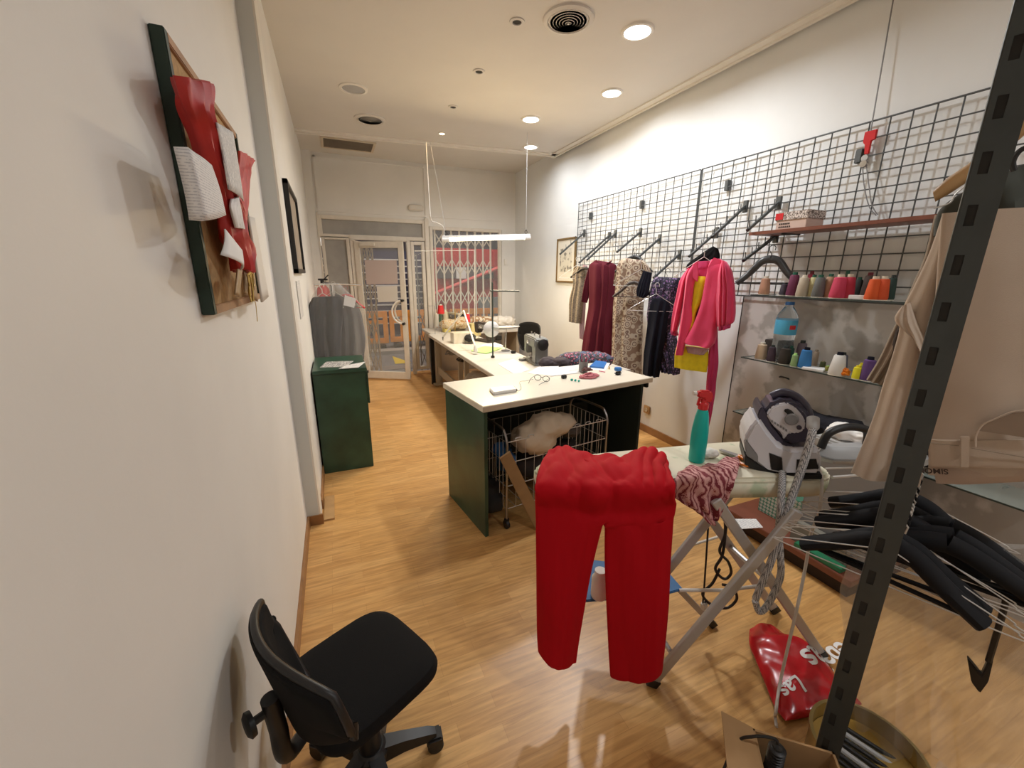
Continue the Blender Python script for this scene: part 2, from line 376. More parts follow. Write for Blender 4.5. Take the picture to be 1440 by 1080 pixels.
# header above the shop front with its seams
mb=MB().bb((-.3,Y0,2.39),(XR,Y0+.12,3.3)); mb.bb((1.44,Y0+.001,2.31),(2.66,Y0+.12,2.39)); mb.bb((-.3,Y0-.05,0),(-.12,Y0+.12,3.3)); mb.bb((2.66,Y0-.0,0),(XR,Y0+.12,2.39))
mb.bb((-.12,Y0-.012,2.44),(2.64,Y0,2.47)); mb.bb((-.09,Y0-.012,2.47),(-.06,Y0,3.14)); mb.bb((1.40,Y0-.014,2.41),(1.45,Y0,3.16)); mb.bb((-.09,Y0-.012,3.12),(2.64,Y0,3.14))
struct(mb.build('wall_front','wall',loc=(0,0,0)))
struct(MB().bb((1.43,Y0+.02,0),(2.7,Y0+.10,.62)).build('wall_front.001','steel'))
def frame_win(name,x0,x1,z0,z1,w,pane,y=Y0):
    mb=MB()
    for a,b in (((x0-w,y-.02,z0-w),(x0,y+.05,z1+w)),((x1,y-.02,z0-w),(x1+w,y+.05,z1+w)),((x0,y-.02,z1),(x1,y+.05,z1+w)),((x0,y-.02,z0-w),(x1,y+.05,z0))): mb.bb(a,b,bev=.006)
    o=struct(mb.build(name,'frame')); p=MB().bb((x0-.005,y+.012,z0-.005),(x1+.005,y+.018,z1+.005)).build('pane',pane,o); return o
frame_win('window_1',-.06,1.345,2.145,2.34,.055,'frost')
frame_win('window_2',-.05,.235,.1,2.07,.045,'frost')
frame_win('window_3',1.50,2.60,.70,2.265,.05,'glass')
frame_win('window_4',1.20,1.315,.12,2.03,.05,'glass')
mb=MB(); mb.bb((.285,Y0-.03,0),(.345,Y0+.06,2.09),bev=.006); mb.bb((1.09,Y0-.03,0),(1.145,Y0+.06,2.09),bev=.006); mb.bb((.285,Y0-.03,2.075),(1.145,Y0+.06,2.135),bev=.006)
mb.bb((1.375,Y0-.04,0),(1.44,Y0+.06,2.42),bev=.006); mb.bb((-.12,Y0-.06,0),(-.10,Y0-.02,2.42))
struct(mb.build('trim_8','frame'))
# door leaf, standing ajar
HG=V((.345,6.66,0)); DA=math.atan2(-.36,.63); du=V((math.cos(DA),math.sin(DA),0)); dn=V((-du.y,du.x,0)); DL=.73
def dl(u,n_,z): return HG+du*u+dn*n_+V((0,0,z))
door=bpy.data.objects.new('door_1',None); COL.objects.link(door); door.location=HG; WL[door.name]=HG; struct(door)
mb=MB()
def dbox(mb,u0,u1,z0,z1,t=.04): 
    return mb.ext([dl(u0,-t/2,z0),dl(u1,-t/2,z0),dl(u1,-t/2,z1),dl(u0,-t/2,z1)],dn*t,bev=.004)
for a in ((0,.075,.02,2.05),(DL-.075,DL,.02,2.05),(.07,DL-.07,.02,.13),(.07,DL-.07,1.96,2.05)): dbox(mb,*a)
mb.build('leaf_frame','frame',door)
dbox(MB(),.07,DL-.07,.12,1.965,.006).build('glass_pane','glass',door)
mb=MB()
for sgn in (-1,1):
    pts=[dl(DL-.05+.015*(k in(0,10))-.16*math.sin(PI*k/10),sgn*.055,.88+.17*(1-math.cos(PI*k/10))) for k in range(11)]
    mb.tube(pts,.014,8)
mb.build('pull_handle','trimw',door)
mb=MB()
for z in (.88,1.22):
    mb.tube([dl(DL-.045,-.075,z),dl(DL-.045,.075,z)],.02,8)
mb.build('handle_mount','black',door)
mb=MB(); mb.ext([dl(.1,-.06,1.985),dl(.32,-.06,1.985),dl(.32,-.06,2.03),dl(.1,-.06,2.03)],dn*.04,bev=.004); mb.tube([dl(.14,-.07,2.03),dl(.02,-.12,2.06),dl(-.02,-.05,2.07)],.008)
mb.build('door_closer','frame',door)
def dpoint(x,y): # sight line on the door pane
    return pv(x,y,(HG.x,HG.y),math.degrees(DA))
def dsheet(name,q,m,label,cat):
    P=[dpoint(*p)-dn*.012 for p in q]; return tag(MB().ext(P,dn*.003).build(name,m),label,cat)
dsheet('notice_sheet',[(513,366),(558,366),(560,399),(516,400)],'sign','larger pale pink notice taped to the glass of the open door','sign')
dsheet('notice_sheet',[(530,403),(559,402),(560,424),(532,425)],'offw','small white notice taped under the pink one on the door','sign')
# small fittings of the front
t=tag(MB().bb((1.15,Y0-.05,2.52),(1.37,Y0-.0145,2.60),bev=.012).build('emergency_light','frame'),'small cream emergency light box above the shop door','light')
o=MB().bb((1.175,Y0-.053,2.537),(1.345,Y0-.049,2.583)).build('diffuser','offw',t)
tag(MB().bb((2.70,Y0-.02,1.76),(2.75,Y0-.001,1.85),bev=.004).build('wall_switch','trimw'),'small white switch box beside the shop window frame','switch')
mb=MB(); mb.bb((2.882,3.14,.205),(2.899,3.23,.29),bev=.006); o=tag(mb.build('power_socket','lwood'),'beige wall socket low on the right wall by the cutting counter','socket'); MB().lathe([(.02,0),(.02,.006),(.016,.006),(.016,.002)],(2.882,3.185,.247),16,(-1,0,0)).build('socket_face','creamedge',o)
mb=MB(); mb.bb((2.880,2.05,.33),(2.8875,2.10,.40),bev=.004); tag(mb.build('power_socket','trimw'),'white wall socket behind the pink garment on the grey panel','socket')
# ================================================================ CEILING FITTINGS
def downlight(x,y,r,power,label,warm=False,on=True,z=ZC,group='round recessed ceiling lights'):
    t=thing('ceiling_light',(x,y,z),label,'ceiling light',group)
    MB().lathe([(r*.82,-.001),(r*.84,-.012),(r,-.010),(r*1.06,0)],(x,y,z),28).build('trim_ring','trimw',t)
    MB().lathe([(0,-.004),(r*.83,-.004),(r*.83,-.002),(0,-.002)],(x,y,z),28).build('lamp_glass',('emitw' if warm else 'emitc') if on else 'lgrey',t)
    if on:
        l=bpy.data.lights.new('lamp','AREA'); l.shape='DISK'; l.size=r*1.5; l.energy=power; l.color=(1,.72,.42) if warm else (.95,.975,1.0); l.spread=math.radians(165)
        lo=bpy.data.objects.new('downlight_lamp',l); COL.objects.link(lo); lo.location=(x,y,z-.02)
    return t
PW=38
downlight(1.96,2.57,.10,PW*1.2,'large lit white downlight nearest the camera in the ceiling')
downlight(2.37,3.40,.09,PW*.40,'lit downlight close to the right wall edge, second from the front')
downlight(2.00,4.24,.095,PW*1.15,'lit downlight third along, mid ceiling before the far edge')
downlight(2.40,5.08,.09,PW*.25,'small lit downlight right at the far right corner of the ceiling')
downlight(1.28,5.03,.035,4,'tiny warm spot glowing in the ceiling above the hanging cables',True,group=None)
downlight(1.45,-.75,.10,PW*.75,'unseen fill downlight added behind the camera')  # added out of view as soft fill for left wall and foreground
downlight(2.20,.55,.10,PW*.10,'unseen fill downlight added above the garment rack')  # unseen lamp put in to light the right foreground
for x,y,l in ((1.21,2.79,'small dead dark spot fitting nearest the large round diffuser'),(1.2,3.5,'small dead spot fitting in the middle of the bare ceiling'),(1.2,4.26,'small dead spot fitting nearest the warm lit spot')):
    t=thing('spot_fitting',(x,y,ZC),l,'ceiling spot','dead ceiling spots')
    MB().lathe([(.028,-.001),(.03,-.008),(.046,-.006),(.048,0)],(x,y,ZC),20).build('trim_ring','ceil',t); MB().lathe([(0,-.003),(.028,-.003),(.028,0)],(x,y,ZC),16).build('dead_lamp','dark',t)
for x,y,l in ((.51,5.68,'small dark spot fitting beside the flat ceiling vent'),(1.42,5.75,'small dark spot fitting in front of the upper panel seam')):
    t=thing('spot_fitting',(x,y,ZU+.004),l,'ceiling spot','dead ceiling spots')
    MB().lathe([(.028,-.001),(.03,-.008),(.046,-.006),(.048,0)],(x,y,ZU+.004),20).build('trim_ring','ceil',t); MB().lathe([(0,-.003),(.028,-.003),(.028,0)],(x,y,ZU+.004),16).build('dead_lamp','dark',t)
def diffuser(x,y,R,label):
    t=thing('air_diffuser',(x,y,ZC),label,'air vent','round air diffusers')
    MB().lathe([(R*.8,-.002),(R*.84,-.016),(R,-.010),(R*1.02,0)],(x,y,ZC),40).build('rim','ceil',t)
    MB().lathe([(0,-.001),(R*.82,-.001),(R*.82,0)],(x,y,ZC),32).build('dark_throat','throat',t)
    for k in range(6):
        r=R*(.76-.125*k)
        MB().lathe([(r-.0055,-.016-.002*k),(r+.0055,-.009-.002*k),(r+.0065,-.0075-.002*k),(r-.0045,-.0145-.002*k),(r-.0055,-.016-.002*k)],(x,y,z if False else ZC),36).build('ring_blade','ceil',t)
    MB().lathe([(0,-.028),(R*.05,-.028),(R*.07,-.022),(0,-.022)],(x,y,ZC),16).build('centre_boss','ceil',t)
    return t
diffuser(1.49,2.64,.155,'large round ringed air diffuser beside the nearest downlight')
diffuser(.51,4.91,.155,'round ringed air diffuser on the left near the ceiling edge')
t=thing('ceiling_speaker',(.32,4.22,ZC),'round ceiling speaker with a grey grille left of the far diffuser','speaker')
MB().lathe([(.092,-.001),(.095,-.012),(.115,-.008),(.118,0)],(.32,4.22,ZC),32).build('rim','trimw',t); MB().lathe([(0,-.012),(.06,-.010),(.093,-.003),(.093,0)],(.32,4.22,ZC),32).build('grille','lgrey',t)
t=thing('ceiling_vent',(.35,6.17,ZU),'flat rectangular slatted vent in the raised ceiling by the shop front','air vent')
mb=MB()
for a,b in (((.03,5.94),(.67,5.97)),((.03,6.37),(.67,6.40)),((.03,5.97),(.06,6.37)),((.64,5.97),(.67,6.37))): mb.bb((a[0],a[1],ZU-.008),(b[0],b[1],ZU+.005))
mb.build('vent_frame','creamedge',t); MB().bb((.06,5.97,ZU),(.64,6.37,ZU+.004)).build('backing','beiged',t)
mb=MB()
for k in range(13): mb.box((.35,5.985+.03*k,ZU-.003),(.58,.014,.002),R=Matrix.Rotation(.5,3,'X'))
mb.build('louvre',mat('vent_beige',(.42,.36,.28),.7),t)
# hanging tube lamp
TY=4.62; ta=pY(621,337,TY); tb=pY(745,334,TY); tax=(tb-ta).normalized()
t=thing('tube_lamp',(ta+tb)/2,'glowing fluorescent tube hung on wires over the sewing bench','lamp')
MB().cyl(ta+tax*.08,tb-tax*.07,.019,14).build('glass_tube','emitt',t)
for p,q in ((ta,ta+tax*.08),(tb-tax*.07,tb)): MB().cyl(p,q,.027,14).build('end_cap','white',t)
MB().ext([ta+V((0,-.018,.022)),ta+V((0,.018,.022)),ta+V((0,.018,.04)),ta+V((0,-.018,.04))],tb-ta,bev=.003).build('batten','white',t)
for p in (ta+tax*.05,tb-tax*.05): MB().tube(curve([p+V((0,0,.035)),p+V((.015,0,.06)),p+V((0,0,.085)),p+V((-.015,0,.06)),p+V((0,0,.035))],4),.004,6).build('hanging_loop','black',t)
MB().tube(curve([ta+tax*.03+V((0,0,.03)),ta+tax*.02+V((0,0,.13)),ta+V((-.05,0,.17)),pY(607,310,TY),pY(604,290,TY),pY(599,200,5.2)],6),.006,6).build('power_cable','offw',t)
MB().tube([ta+tax*.05+V((0,0,.08)),pY(605,200,5.2)],.0018,5).build('hanging_wire','lgrey',t)
MB().tube([tb-tax*.05+V((0,0,.08)),V((tb.x-.05,TY,ZC-.0))],.0016,5).build('hanging_wire','lgrey',t)
l=bpy.data.lights.new('tube','AREA'); l.shape='RECTANGLE'; l.size=(tb-ta).length*.9; l.size_y=.04; l.energy=52; l.color=(1,.78,.46)
lo=bpy.data.objects.new('tube_lamp_light',l); COL.objects.link(lo); lo.location=(ta+tb)/2+V((0,0,-.03)); lo.rotation_euler=(0,0,math.atan2(tax.y,tax.x))
l=bpy.data.lights.new('tube','AREA'); l.shape='RECTANGLE'; l.size=(tb-ta).length*.9; l.size_y=.04; l.energy=24; l.color=(1,.77,.44)
lo=bpy.data.objects.new('tube_lamp_light',l); COL.objects.link(lo); lo.location=(ta+tb)/2+V((0,-.035,0)); lo.rotation_euler=(-PI/2,0,0)
# ================================================================ SHOP-FRONT GATES
def gate(name,xs,z0,z1,y,label,cross,bands,rad=.009,m='benchleg'):
    t=thing(name,(xs[0],y,z0),label,'gate')
    for x in xs: MB().bb((x-rad,y-rad*.6,z0),(x+rad,y+rad*.6,z1)).build('upright_bar',m,t)
    mb=MB()
    for (a,b) in bands:
        for i in range(len(xs)-1):
            mb.tube([(xs[i],y-.012,a),(xs[i+1],y-.012,b)],rad*.7,4); mb.tube([(xs[i],y+.012,b),(xs[i+1],y+.012,a)],rad*.7,4)
            if cross: mb.tube([(xs[i],y+.012,a),((xs[i]+xs[i+1])/2,y+.012,a-cross)],rad*.7,4); mb.tube([(xs[i+1],y-.012,a),((xs[i]+xs[i+1])/2,y-.012,a-cross)],rad*.7,4)
    mb.build('lattice',m,t); return t
gate('folding_gate',[1.57+.135*k for k in range(8)],.62,2.28,6.86,'extended folding lattice gate outside the right shop window',0,[(.72,.92),(1.10,1.34),(1.60,1.84),(2.04,2.24)],.013,'frame')
gate('folding_gate',[.30+.075*k for k in range(5)],.02,2.05,6.86,'folding lattice gate gathered together outside the door on the left',0,[(.05+.285*k,.05+.285*(k+1)) for k in range(7)],.011,'benchleg')
gate('folding_gate',[1.26,1.36],.02,1.9,6.86,'narrow strip of grey lattice gate outside the pane beside the door',0,[(.1+.3*k,.1+.3*(k+1)) for k in range(5)],.010,'grey')
# ================================================================ STREET AT NIGHT
struct(MB().bb((-6,6.9,-.10),(12,16,-.06)).build('floor.001','asphalt',loc=(0,6.9,-.1)))
struct(MB().bb((-6,13,-.1),(12,13.2,6)).build('wall_street','facade',loc=(0,13,0)))
tag(MB().bb((-.2,7.4,-.06),(1.9,7.75,-.05)).build('drain_cover','grey'),'grey grating in the pavement outside the shop door','grating')
tag(MB().ext([(.95,7.9,-.059),(1.25,7.9,-.059),(1.0,8.7,-.059)],(0,0,.004)).build('road_mark','yline'),'yellow triangle painted on the street beyond the door','road marking')
tag(MB().bb((-1,8.9,-.06),(2.8,9.25,.02)).build('kerb','lgrey'),'pale kerb stone running in front of the orange barrier','kerb')
def barrier(x0,x1,y,label):
    t=thing('street_barrier',((x0+x1)/2,y,-.06),label,'barrier','orange street barriers')
    mb=MB(); z0=.08;z1=.80
    mb.bb((x0,y-.03,z1-.14),(x1,y+.03,z1),bev=.01); mb.bb((x0,y-.03,z0),(x1,y+.03,z0+.12),bev=.01); mb.bb((x0,y-.03,z0+.12),(x0+.1,y+.03,z1-.14)); mb.bb((x1-.1,y-.03,z0+.12),(x1,y+.03,z1-.14))
    mb.build('rail_frame','obar',t); mb=MB(); n=7
    for k in range(1,n): x=x0+.1+(x1-x0-.2)*k/n; mb.bb((x-.03,y-.02,z0+.12),(x+.03,y+.02,z1-.14))
    mb.bb((x0+.1,y-.018,.52),(x1-.1,y+.018,.6)); mb.build('slats','obar',t)
    for x in (x0+.15,x1-.15): MB().bb((x-.06,y-.25,-.06),(x+.06,y+.25,z0)).build('foot','black',t)
barrier(-.3,1.05,9.6,'orange plastic barrier seen through the middle of the shop door')
barrier(1.1,2.45,9.7,'orange plastic barrier seen beside the door handles and the narrow pane')
barrier(2.5,3.85,9.65,'orange plastic barrier seen low through the right shop window')
t=thing('roller_shutter',(1.2,11.9,-.06),'shutter of white slats across the street behind the orange barriers','shutter')
mb=MB()
for k in range(11): mb.bb((-3,11.86,.25+.17*k),(8,11.9,.285+.17*k))
mb.build('white_slats','slat',t); MB().bb((-3,11.9,-.06),(8,11.95,2.2)).build('backing','navyp',t)
tag(MB().bb((-.6,12.2,2.3),(.35,12.3,3.6)).build('lit_window','emitc' if False else mat('lit_pane',(.9,.9,.9),.5,emit=1.6,ecol=(1,.97,.92))),'bright lit window across the street above the shutter','window')
t=thing('skip_container',(4.0,10.4,-.06),'big red metal container with a diagonal rail outside the window','container')
mb=MB(); mb.ext([(2.25,10.0,.9),(2.7,10.0,.35),(6.6,10.0,.35),(6.6,10.0,2.2),(2.25,10.0,2.2)],(0,1.2,0),bev=.03); mb.build('body','redsk',t)
mb=MB()
for k in range(7): mb.bb((2.5+.6*k,9.93,.5),(2.58+.6*k,10.0,2.15),bev=.01)
mb.build('ribs','redsk',t)
MB().tube([(2.2,9.85,1.15),(4.6,9.85,2.05)],.045,8).build('diagonal_rail',plain('pink_red_paint',(.75,.13,.14),.4),t)
MB().bb((2.3,9.90,1.5),(3.7,9.925,1.78)).build('dark_band','facade',t); MB().bb((2.75,9.885,1.5),(3.0,9.899,1.76)).build('white_plate','slat',t)
MB().bb((3.3,9.8,.45),(4.7,9.95,1.05),bev=.02).build('grey_box',plain('grey_paint',(.22,.25,.28),.5),t)
for px_,py_,e,c in ((1.0,8.3,420,(1,.84,.66)),(3.4,8.6,330,(1,.88,.75))):
    l=bpy.data.lights.new('street','POINT'); l.energy=e; l.color=c; l.shadow_soft_size=.25; lo=bpy.data.objects.new('street_lamp_light',l); COL.objects.link(lo); lo.location=(px_,py_,4.2)
w=bpy.data.worlds.new('night'); sc.world=w; w.use_nodes=True; w.node_tree.nodes['Background'].inputs[0].default_value=(.05,.06,.09,1); w.node_tree.nodes['Background'].inputs[1].default_value=.3
# ================================================================ LEFT WALL
# pin board: hangs on the near wall
bx=XL+.045; B0=pX(226,42,bx); 
y0,y1,z0,z1=1.215,1.96,1.50,2.095
t=thing('pin_board',(XL,(y0+y1)/2,z0),'cork pin board with dark green sides hung on the near left wall','pin board')
MB().bb((XL+.004,y0+.02,z0+.02),(XL+.02,y1-.02,z1-.02)).build('cork_panel','cork',t)
fx=XL+.028
mb=MB().bb((XL+.001,y0,z0),(fx,y0+.022,z1),bev=.002); mb.build('frame_rail',M['corkframe'],t)
MB().bb((XL+.001,y1-.022,z0),(fx,y1,z1),bev=.002).build('frame_rail','corkframe',t)
MB().bb((XL+.001,y0+.022,z0),(fx,y1-.022,z0+.022),bev=.002).build('frame_rail','pine',t)
MB().bb((XL+.001,y0+.022,z1-.022),(fx,y1-.022,z1),bev=.002).build('frame_rail','pine',t)
cx=XL+.032
def wsheet(name,q,m,label,cat,X=cx,th=.003,curl=0.,nx=8,ny=8,sub=0,group=None,wr=0.,seed=1):
    P=[pX(a,b,X) for a,b in q]; rows=[]
    for j in range(ny+1):
        v=j/ny; l=P[0].lerp(P[3],v); r=P[1].lerp(P[2],v)
        rows.append([l.lerp(r,i/nx)+V((abs(curl)*(1-4*(i/nx-.5)**2)*v+curl*.2*math.sin(3*v),0,0))+noise.noise_vector(l.lerp(r,i/nx)*11+V((seed,0,0)))*wr for i in range(nx+1)])
    return tag(MB().grid(rows).build(name,m,solid=th,sub=sub),label,cat,group)
# red cloth pinned at the top of the board, hanging in a long twisted fold
def redcloth(rows,label,X,seed):
    mb=cloth(rows,(0,0),0,.05,nf=4,amp=.35,sub=5,seg=36,wr=.006,seed=seed,plane=lambda x,y:pX(x,y,X))
    return tag(mb.build('red_cloth','redcloth'),label,'cloth')
def wcloth(rows,X,depth,seed,wr=.006,nf=4,amp=.35):
    R=cr_spline([tuple(r) for r in rows],5); rings=[];T=len(R)-1
    for i,(xl,yl,xr,yr) in enumerate(R):
        l=pX(xl,yl,X); r=pX(xr,yr,X); mid=(l+r)/2; h=(r-l)/2; ring=[]
        for k in range(36):
            a=2*PI*k/36; f=1+amp*math.sin(nf*PI*math.cos(a)+seed+.2*i)
            p=mid+h*math.cos(a)+V((math.copysign(abs(math.sin(a))**.7,math.sin(a))*depth/2*f,0,0)); ring.append(p+noise.noise_vector(p*14+V((seed,0,0)))*wr)
        rings.append(ring)
    return MB().loft(rings)
tag(wcloth([(250,106,288,117),(254,125,290,130),(262,150,290,165),(276,182,299,205),(288,225,306,245),(302,265,318,272),(312,300,338,300),(318,330,342,330),(328,352,350,352),(338,378,346,384)],XL+.065,.045,1).build('red_cloth','redcloth'),'long red sheer cloth pinned in a twisted strip down the cork board','cloth')
tag(wcloth([(336,212,357,226),(336,230,352,236),(334,250,349,258),(333,275,347,285),(330,300,346,310)],XL+.045,.02,2,wr=.003).build('red_cloth','redcloth'),'short red cloth corner sticking out at the far edge of the cork board','cloth')
tag(wcloth([(326,280,333,276),(325,292,336,294),(328,306,338,308),(332,320,342,322)],XL+.09,.012,3,wr=.004).build('lace_trim','paper'),'small white lace scrap over the red cloth on the board','lace')
wsheet('paper_bundle',[(254,206,),(290,232),(309,300),(275,310)],'paperl','thick folded white paper with handwriting at the board\'s near side','paper',X=XL+.075,th=.022,curl=.012,wr=.002)
wsheet('printed_sheet',[(304,172),(327,186),(342,283),(321,266)],'paperh','narrow printed sheet with dark blocks pinned over the red cloth','paper',X=XL+.095,curl=.006)
wsheet('paper_note',[(316,322),(340,352),(338,380),(310,358)],'paper','small blank white note curling off the lower board','paper',X=XL+.085,curl=.02)
wsheet('brochure',[(349,304),(357,306),(377,417),(368,425)],'offw','tall pale brochure standing out from the board\'s far lower corner','paper',X=XL+.07,th=.006)
for q,l in (([(334,378),(340,380),(336,418),(330,414)],'brown paper tag dangling nearest the white note on the board'),([(343,380),(349,384),(350,416),(344,414)],'brown paper tag dangling in the middle under the red cloth'),([(352,372),(357,380),(362,424),(355,418)],'brown paper tag dangling farthest along the board\'s lower edge')):
    wsheet('paper_tag',q,'plank',l,'tag',X=XL+.07,th=.004,group='brown tags on the cork board')
kb_=pX(354,398,XL+.085); t=thing('key_bunch',kb_,"bunch of small brass keys hung at the board's lower far corner",'keys')
for k in range(7):
    a=random.random()*6; p=pX(352+random.uniform(-3,5),394+random.uniform(-10,16),XL+.085); MB().tube([kb_+V((0,0,.03)),p+V((math.cos(a)*.004,math.sin(a)*.008,0)),p+V((0,math.sin(a+2)*.012,-.03))],.0028,5).build('key','gold2',t)
MB().tube([kb_,pX(357,415,XL+.07),pX(360,430,XL+.06),pX(362,452,XL+.06)],.0012,4).build('string','gold2',t)
# picture frame and list on the far left wall
t=thing('picture_frame',(XF,3.4,1.59),'dark framed picture on the left wall beyond the corner','picture')
mb=MB(); ya,yb,za,zb=3.06,3.86,1.60,2.16
for a,b in (((ya,za),(ya+.03,zb)),((yb-.03,za),(yb,zb)),((ya,za),(yb,za+.03)),((ya,zb-.03),(yb,zb))): mb.bb((XF+.001,a[0],a[1]),(XF+.03,b[0],b[1]),bev=.003)
mb.build('frame','black',t); MB().bb((XF+.001,ya+.03,za+.03),(XF+.014,yb-.03,zb-.03)).build('picture_sheet','beiged',t)
tag(MB().bb((XF+.001,3.12,1.30),(XF+.006,3.42,1.55)).build('price_list','list'),'white printed list pinned on the left wall under the picture','paper')
t=thing('fire_extinguisher',(XF+.1,6.1,1.0),'red fire extinguisher on the left wall behind the garment rail','fire extinguisher')
MB().lathe([(0,0),(.075,0),(.08,.02),(.08,.36),(.07,.41),(.035,.45),(.025,.47),(0,.47)],(XF+.1,6.1,1.0),24).build('cylinder_body','redp',t)
mb=MB().lathe([(0,.46),(.024,.46),(.024,.51),(0,.51)],(XF+.1,6.1,1.0),12); mb.bb((XF+.05,6.08,1.51),(XF+.17,6.12,1.535),bev=.005); mb.tube([(XF+.1,6.1,1.5),(XF+.18,6.1,1.58)],.008); mb.build('valve_head','black',t)
MB().tube(curve([(XF+.1,6.08,1.49),(XF+.2,6.02,1.45),(XF+.2,6.0,1.25),(XF+.19,6.0,1.1)]),.01).build('hose','black',t)
MB().bb((XF+.001,6.06,1.2),(XF+.025,6.14,1.3)).build('wall_bracket','steel',t)
# green reception counter
gx0,gx1,gy0,gy1=XF+.012,.175,3.43,3.74
t=thing('reception_counter',((gx0+gx1)/2,3.6,0),'dark green stained counter block against the left wall','counter')
MB().bb((gx0,gy0,.0),(gx1,gy1+.25,.84),bev=.004).build('body','green',t)
MB().bb((gx0,gy0-.015,.84),(gx1+.012,gy1+.27,.87),bev=.004).build('top','green',t)
MB().bb((gx1,gy0+.02,.56),(gx1+.018,gy0+.24,.835),bev=.004).build('side_flap','green',t)
o=MB().bb((gx1+.012,gy0+.1,.8),(gx1+.03,gy0+.125,.82)).build('latch','black',t)
def flat(name,q,z,m,label,cat,th=.003,group=None): return tag(MB().ext([pz(a,b,z) for a,b in q],(0,0,th)).build(name,m),label,cat,group)
flat('paper_sheet',[(450,517),(459,509),(497,508),(486,516)],.8705,'list','white printed sheet lying left on the green counter','paper')
flat('paper_sheet',[(476,519),(487,514),(514,509),(504,517)],.8755,'paperh','white printed sheet lying right on the green counter','paper')
# garment stand behind the counter
gs=V((0.0,4.45,0))
t=thing('garment_stand',gs,'chrome garment stand with hangers behind the green counter','garment stand')
MB().cyl(gs,gs+V((0,0,1.50)),.011,12).build('pole','chrome',t)
MB().lathe([(0,0),(.17,0),(.17,.012),(.03,.03),(.02,.05),(0,.05)],gs,24).build('base_plate','chrome',t)
MB().tube([gs+V((-.17,.1,1.49)),gs+V((.03,.1,1.50)),gs+V((.26,.0,1.49))],.009).build('cross_bar','chrome',t)
def hanger(c,ang,w,kind='wire',tilt=0.,drop=.13,m=None,hook=True,thick=1.,label='',group=None,cat='hanger'):
    """clothes hanger; c = where the hook rests, ang = direction of its width"""
    a=math.radians(ang); u=V((math.cos(a),math.sin(a),0)); n=V((-u.y,u.x,0)); up=V((0,0,1))*math.cos(tilt)+n*math.sin(tilt)
    def P(x,z): return V(c)+u*x+up*z
    h=w/2; mb=MB()
    if hook: mb.tube([P(.018,-.02),P(.020,0),P(.010,.013),P(-.004,.013),P(-.016,.002),P(-.014,-.018),P(0,-.04),P(0,-.075)],.0017*thick,6)
    z0=-.075
    if kind=='wire':
        mb.tube(curve([P(0,z0),P(.02,z0-.012),P(h*.9,z0-drop*.86),P(h,z0-drop),P(h*.94,z0-drop-.012),P(-h*.94,z0-drop-.012),P(-h,z0-drop),P(-h*.9,z0-drop*.86),P(-.02,z0-.012),P(0,z0)],5),.0014*thick,6)
    else:
        for s in (1,-1):
            pts=[P(0,z0),P(s*.05,z0-.015),P(s*h*.6,z0-drop*.55),P(s*h,z0-drop)]
            C=curve(pts,5); N_=len(C)
            rings=[]
            for i,p in enumerate(C):
                tt=(C[min(i+1,N_-1)]-C[max(i-1,0)]).normalized(); vv=tt.cross(n).normalized(); wd=.016*(1-.35*i/N_)*thick; th=.011*thick*(1+.5*i/N_)
                rings.append([p+vv*wd*math.cos(q)+n*th*math.sin(q) for q in [2*PI*k/10 for k in range(10)]])
            mb.loft(rings)
        mb.tube([P(-h*.92,z0-drop+.004),P(h*.92,z0-drop+.004)],.004*thick,6)
    o=mb.build('clothes_hanger',m or ('gal' if kind=='wire' else 'black'))
    return tag(o,label,cat,group)
# grey garments in plastic on the stand
pl=(0,4.35)
G=[('grey_garment',[(440,418,478,416),(434,430,482,424),(430,450,482,450),(430,475,480,475),(434,500,480,500),(446,520,480,520)],(.0,4.30),plain('charcoal_wool',(.045,.045,.05),.9),'charcoal jacket under plastic hung left on the chrome stand'),
   ('grey_garment',[(470,412,500,424),(470,430,508,440),(472,455,512,460),(474,480,514,480),(474,510,512,505)],(.05,4.52),plain('mid_grey_wool',(.09,.085,.085),.9),'mid grey garment under plastic hung right on the chrome stand'),
   ('grey_garment',[(448,460,480,455),(446,480,476,480),(444,515,472,515),(444,530,472,530)],(.0,4.66),plain('black_wool',(.02,.02,.022),.9),'black trousers hung lowest at the back of the chrome stand')]
for nme,rows,c,m_,l in G: tag(cloth(rows,c,0,.09,nf=4,amp=.3,wr=.006,seed=c[1]).build(nme,m_),l,'garment')
mb=cloth([(452,398,476,398),(440,414,500,420),(436,430,510,432),(435,460,514,462),(437,490,518,495),(440,512,524,512)],(.0,4.28),0,.2,nf=9,amp=.22,wr=.012,seed=9)
tag(mb.build('garment_cover',M['film2']),'clear plastic cover over the grey garments on the chrome stand','garment cover')
tag(MB().ext([pY(a,b,4.12) for a,b in ((485,415),(501,420),(498,433),(483,429))],(0,.003,0)).build('paper_ticket','paper'),'white paper ticket hung on the plastic covered garments','ticket')
hanger(pY(452,401,4.40),0,.32,'wire',thick=2.2,m='trimw',label='white hanger farthest left on the chrome stand',group='hangers on the chrome stand')
hanger(pY(468,398,4.46),-10,.36,'wire',thick=1.6,m='gal',label='wire hanger at the chrome stand\'s pole',group='hangers on the chrome stand')
hanger(pY(486,404,4.52),-20,.34,'plastic',thick=.8,m='redp',label='dark red hanger on the right end of the chrome stand',group='hangers on the chrome stand')
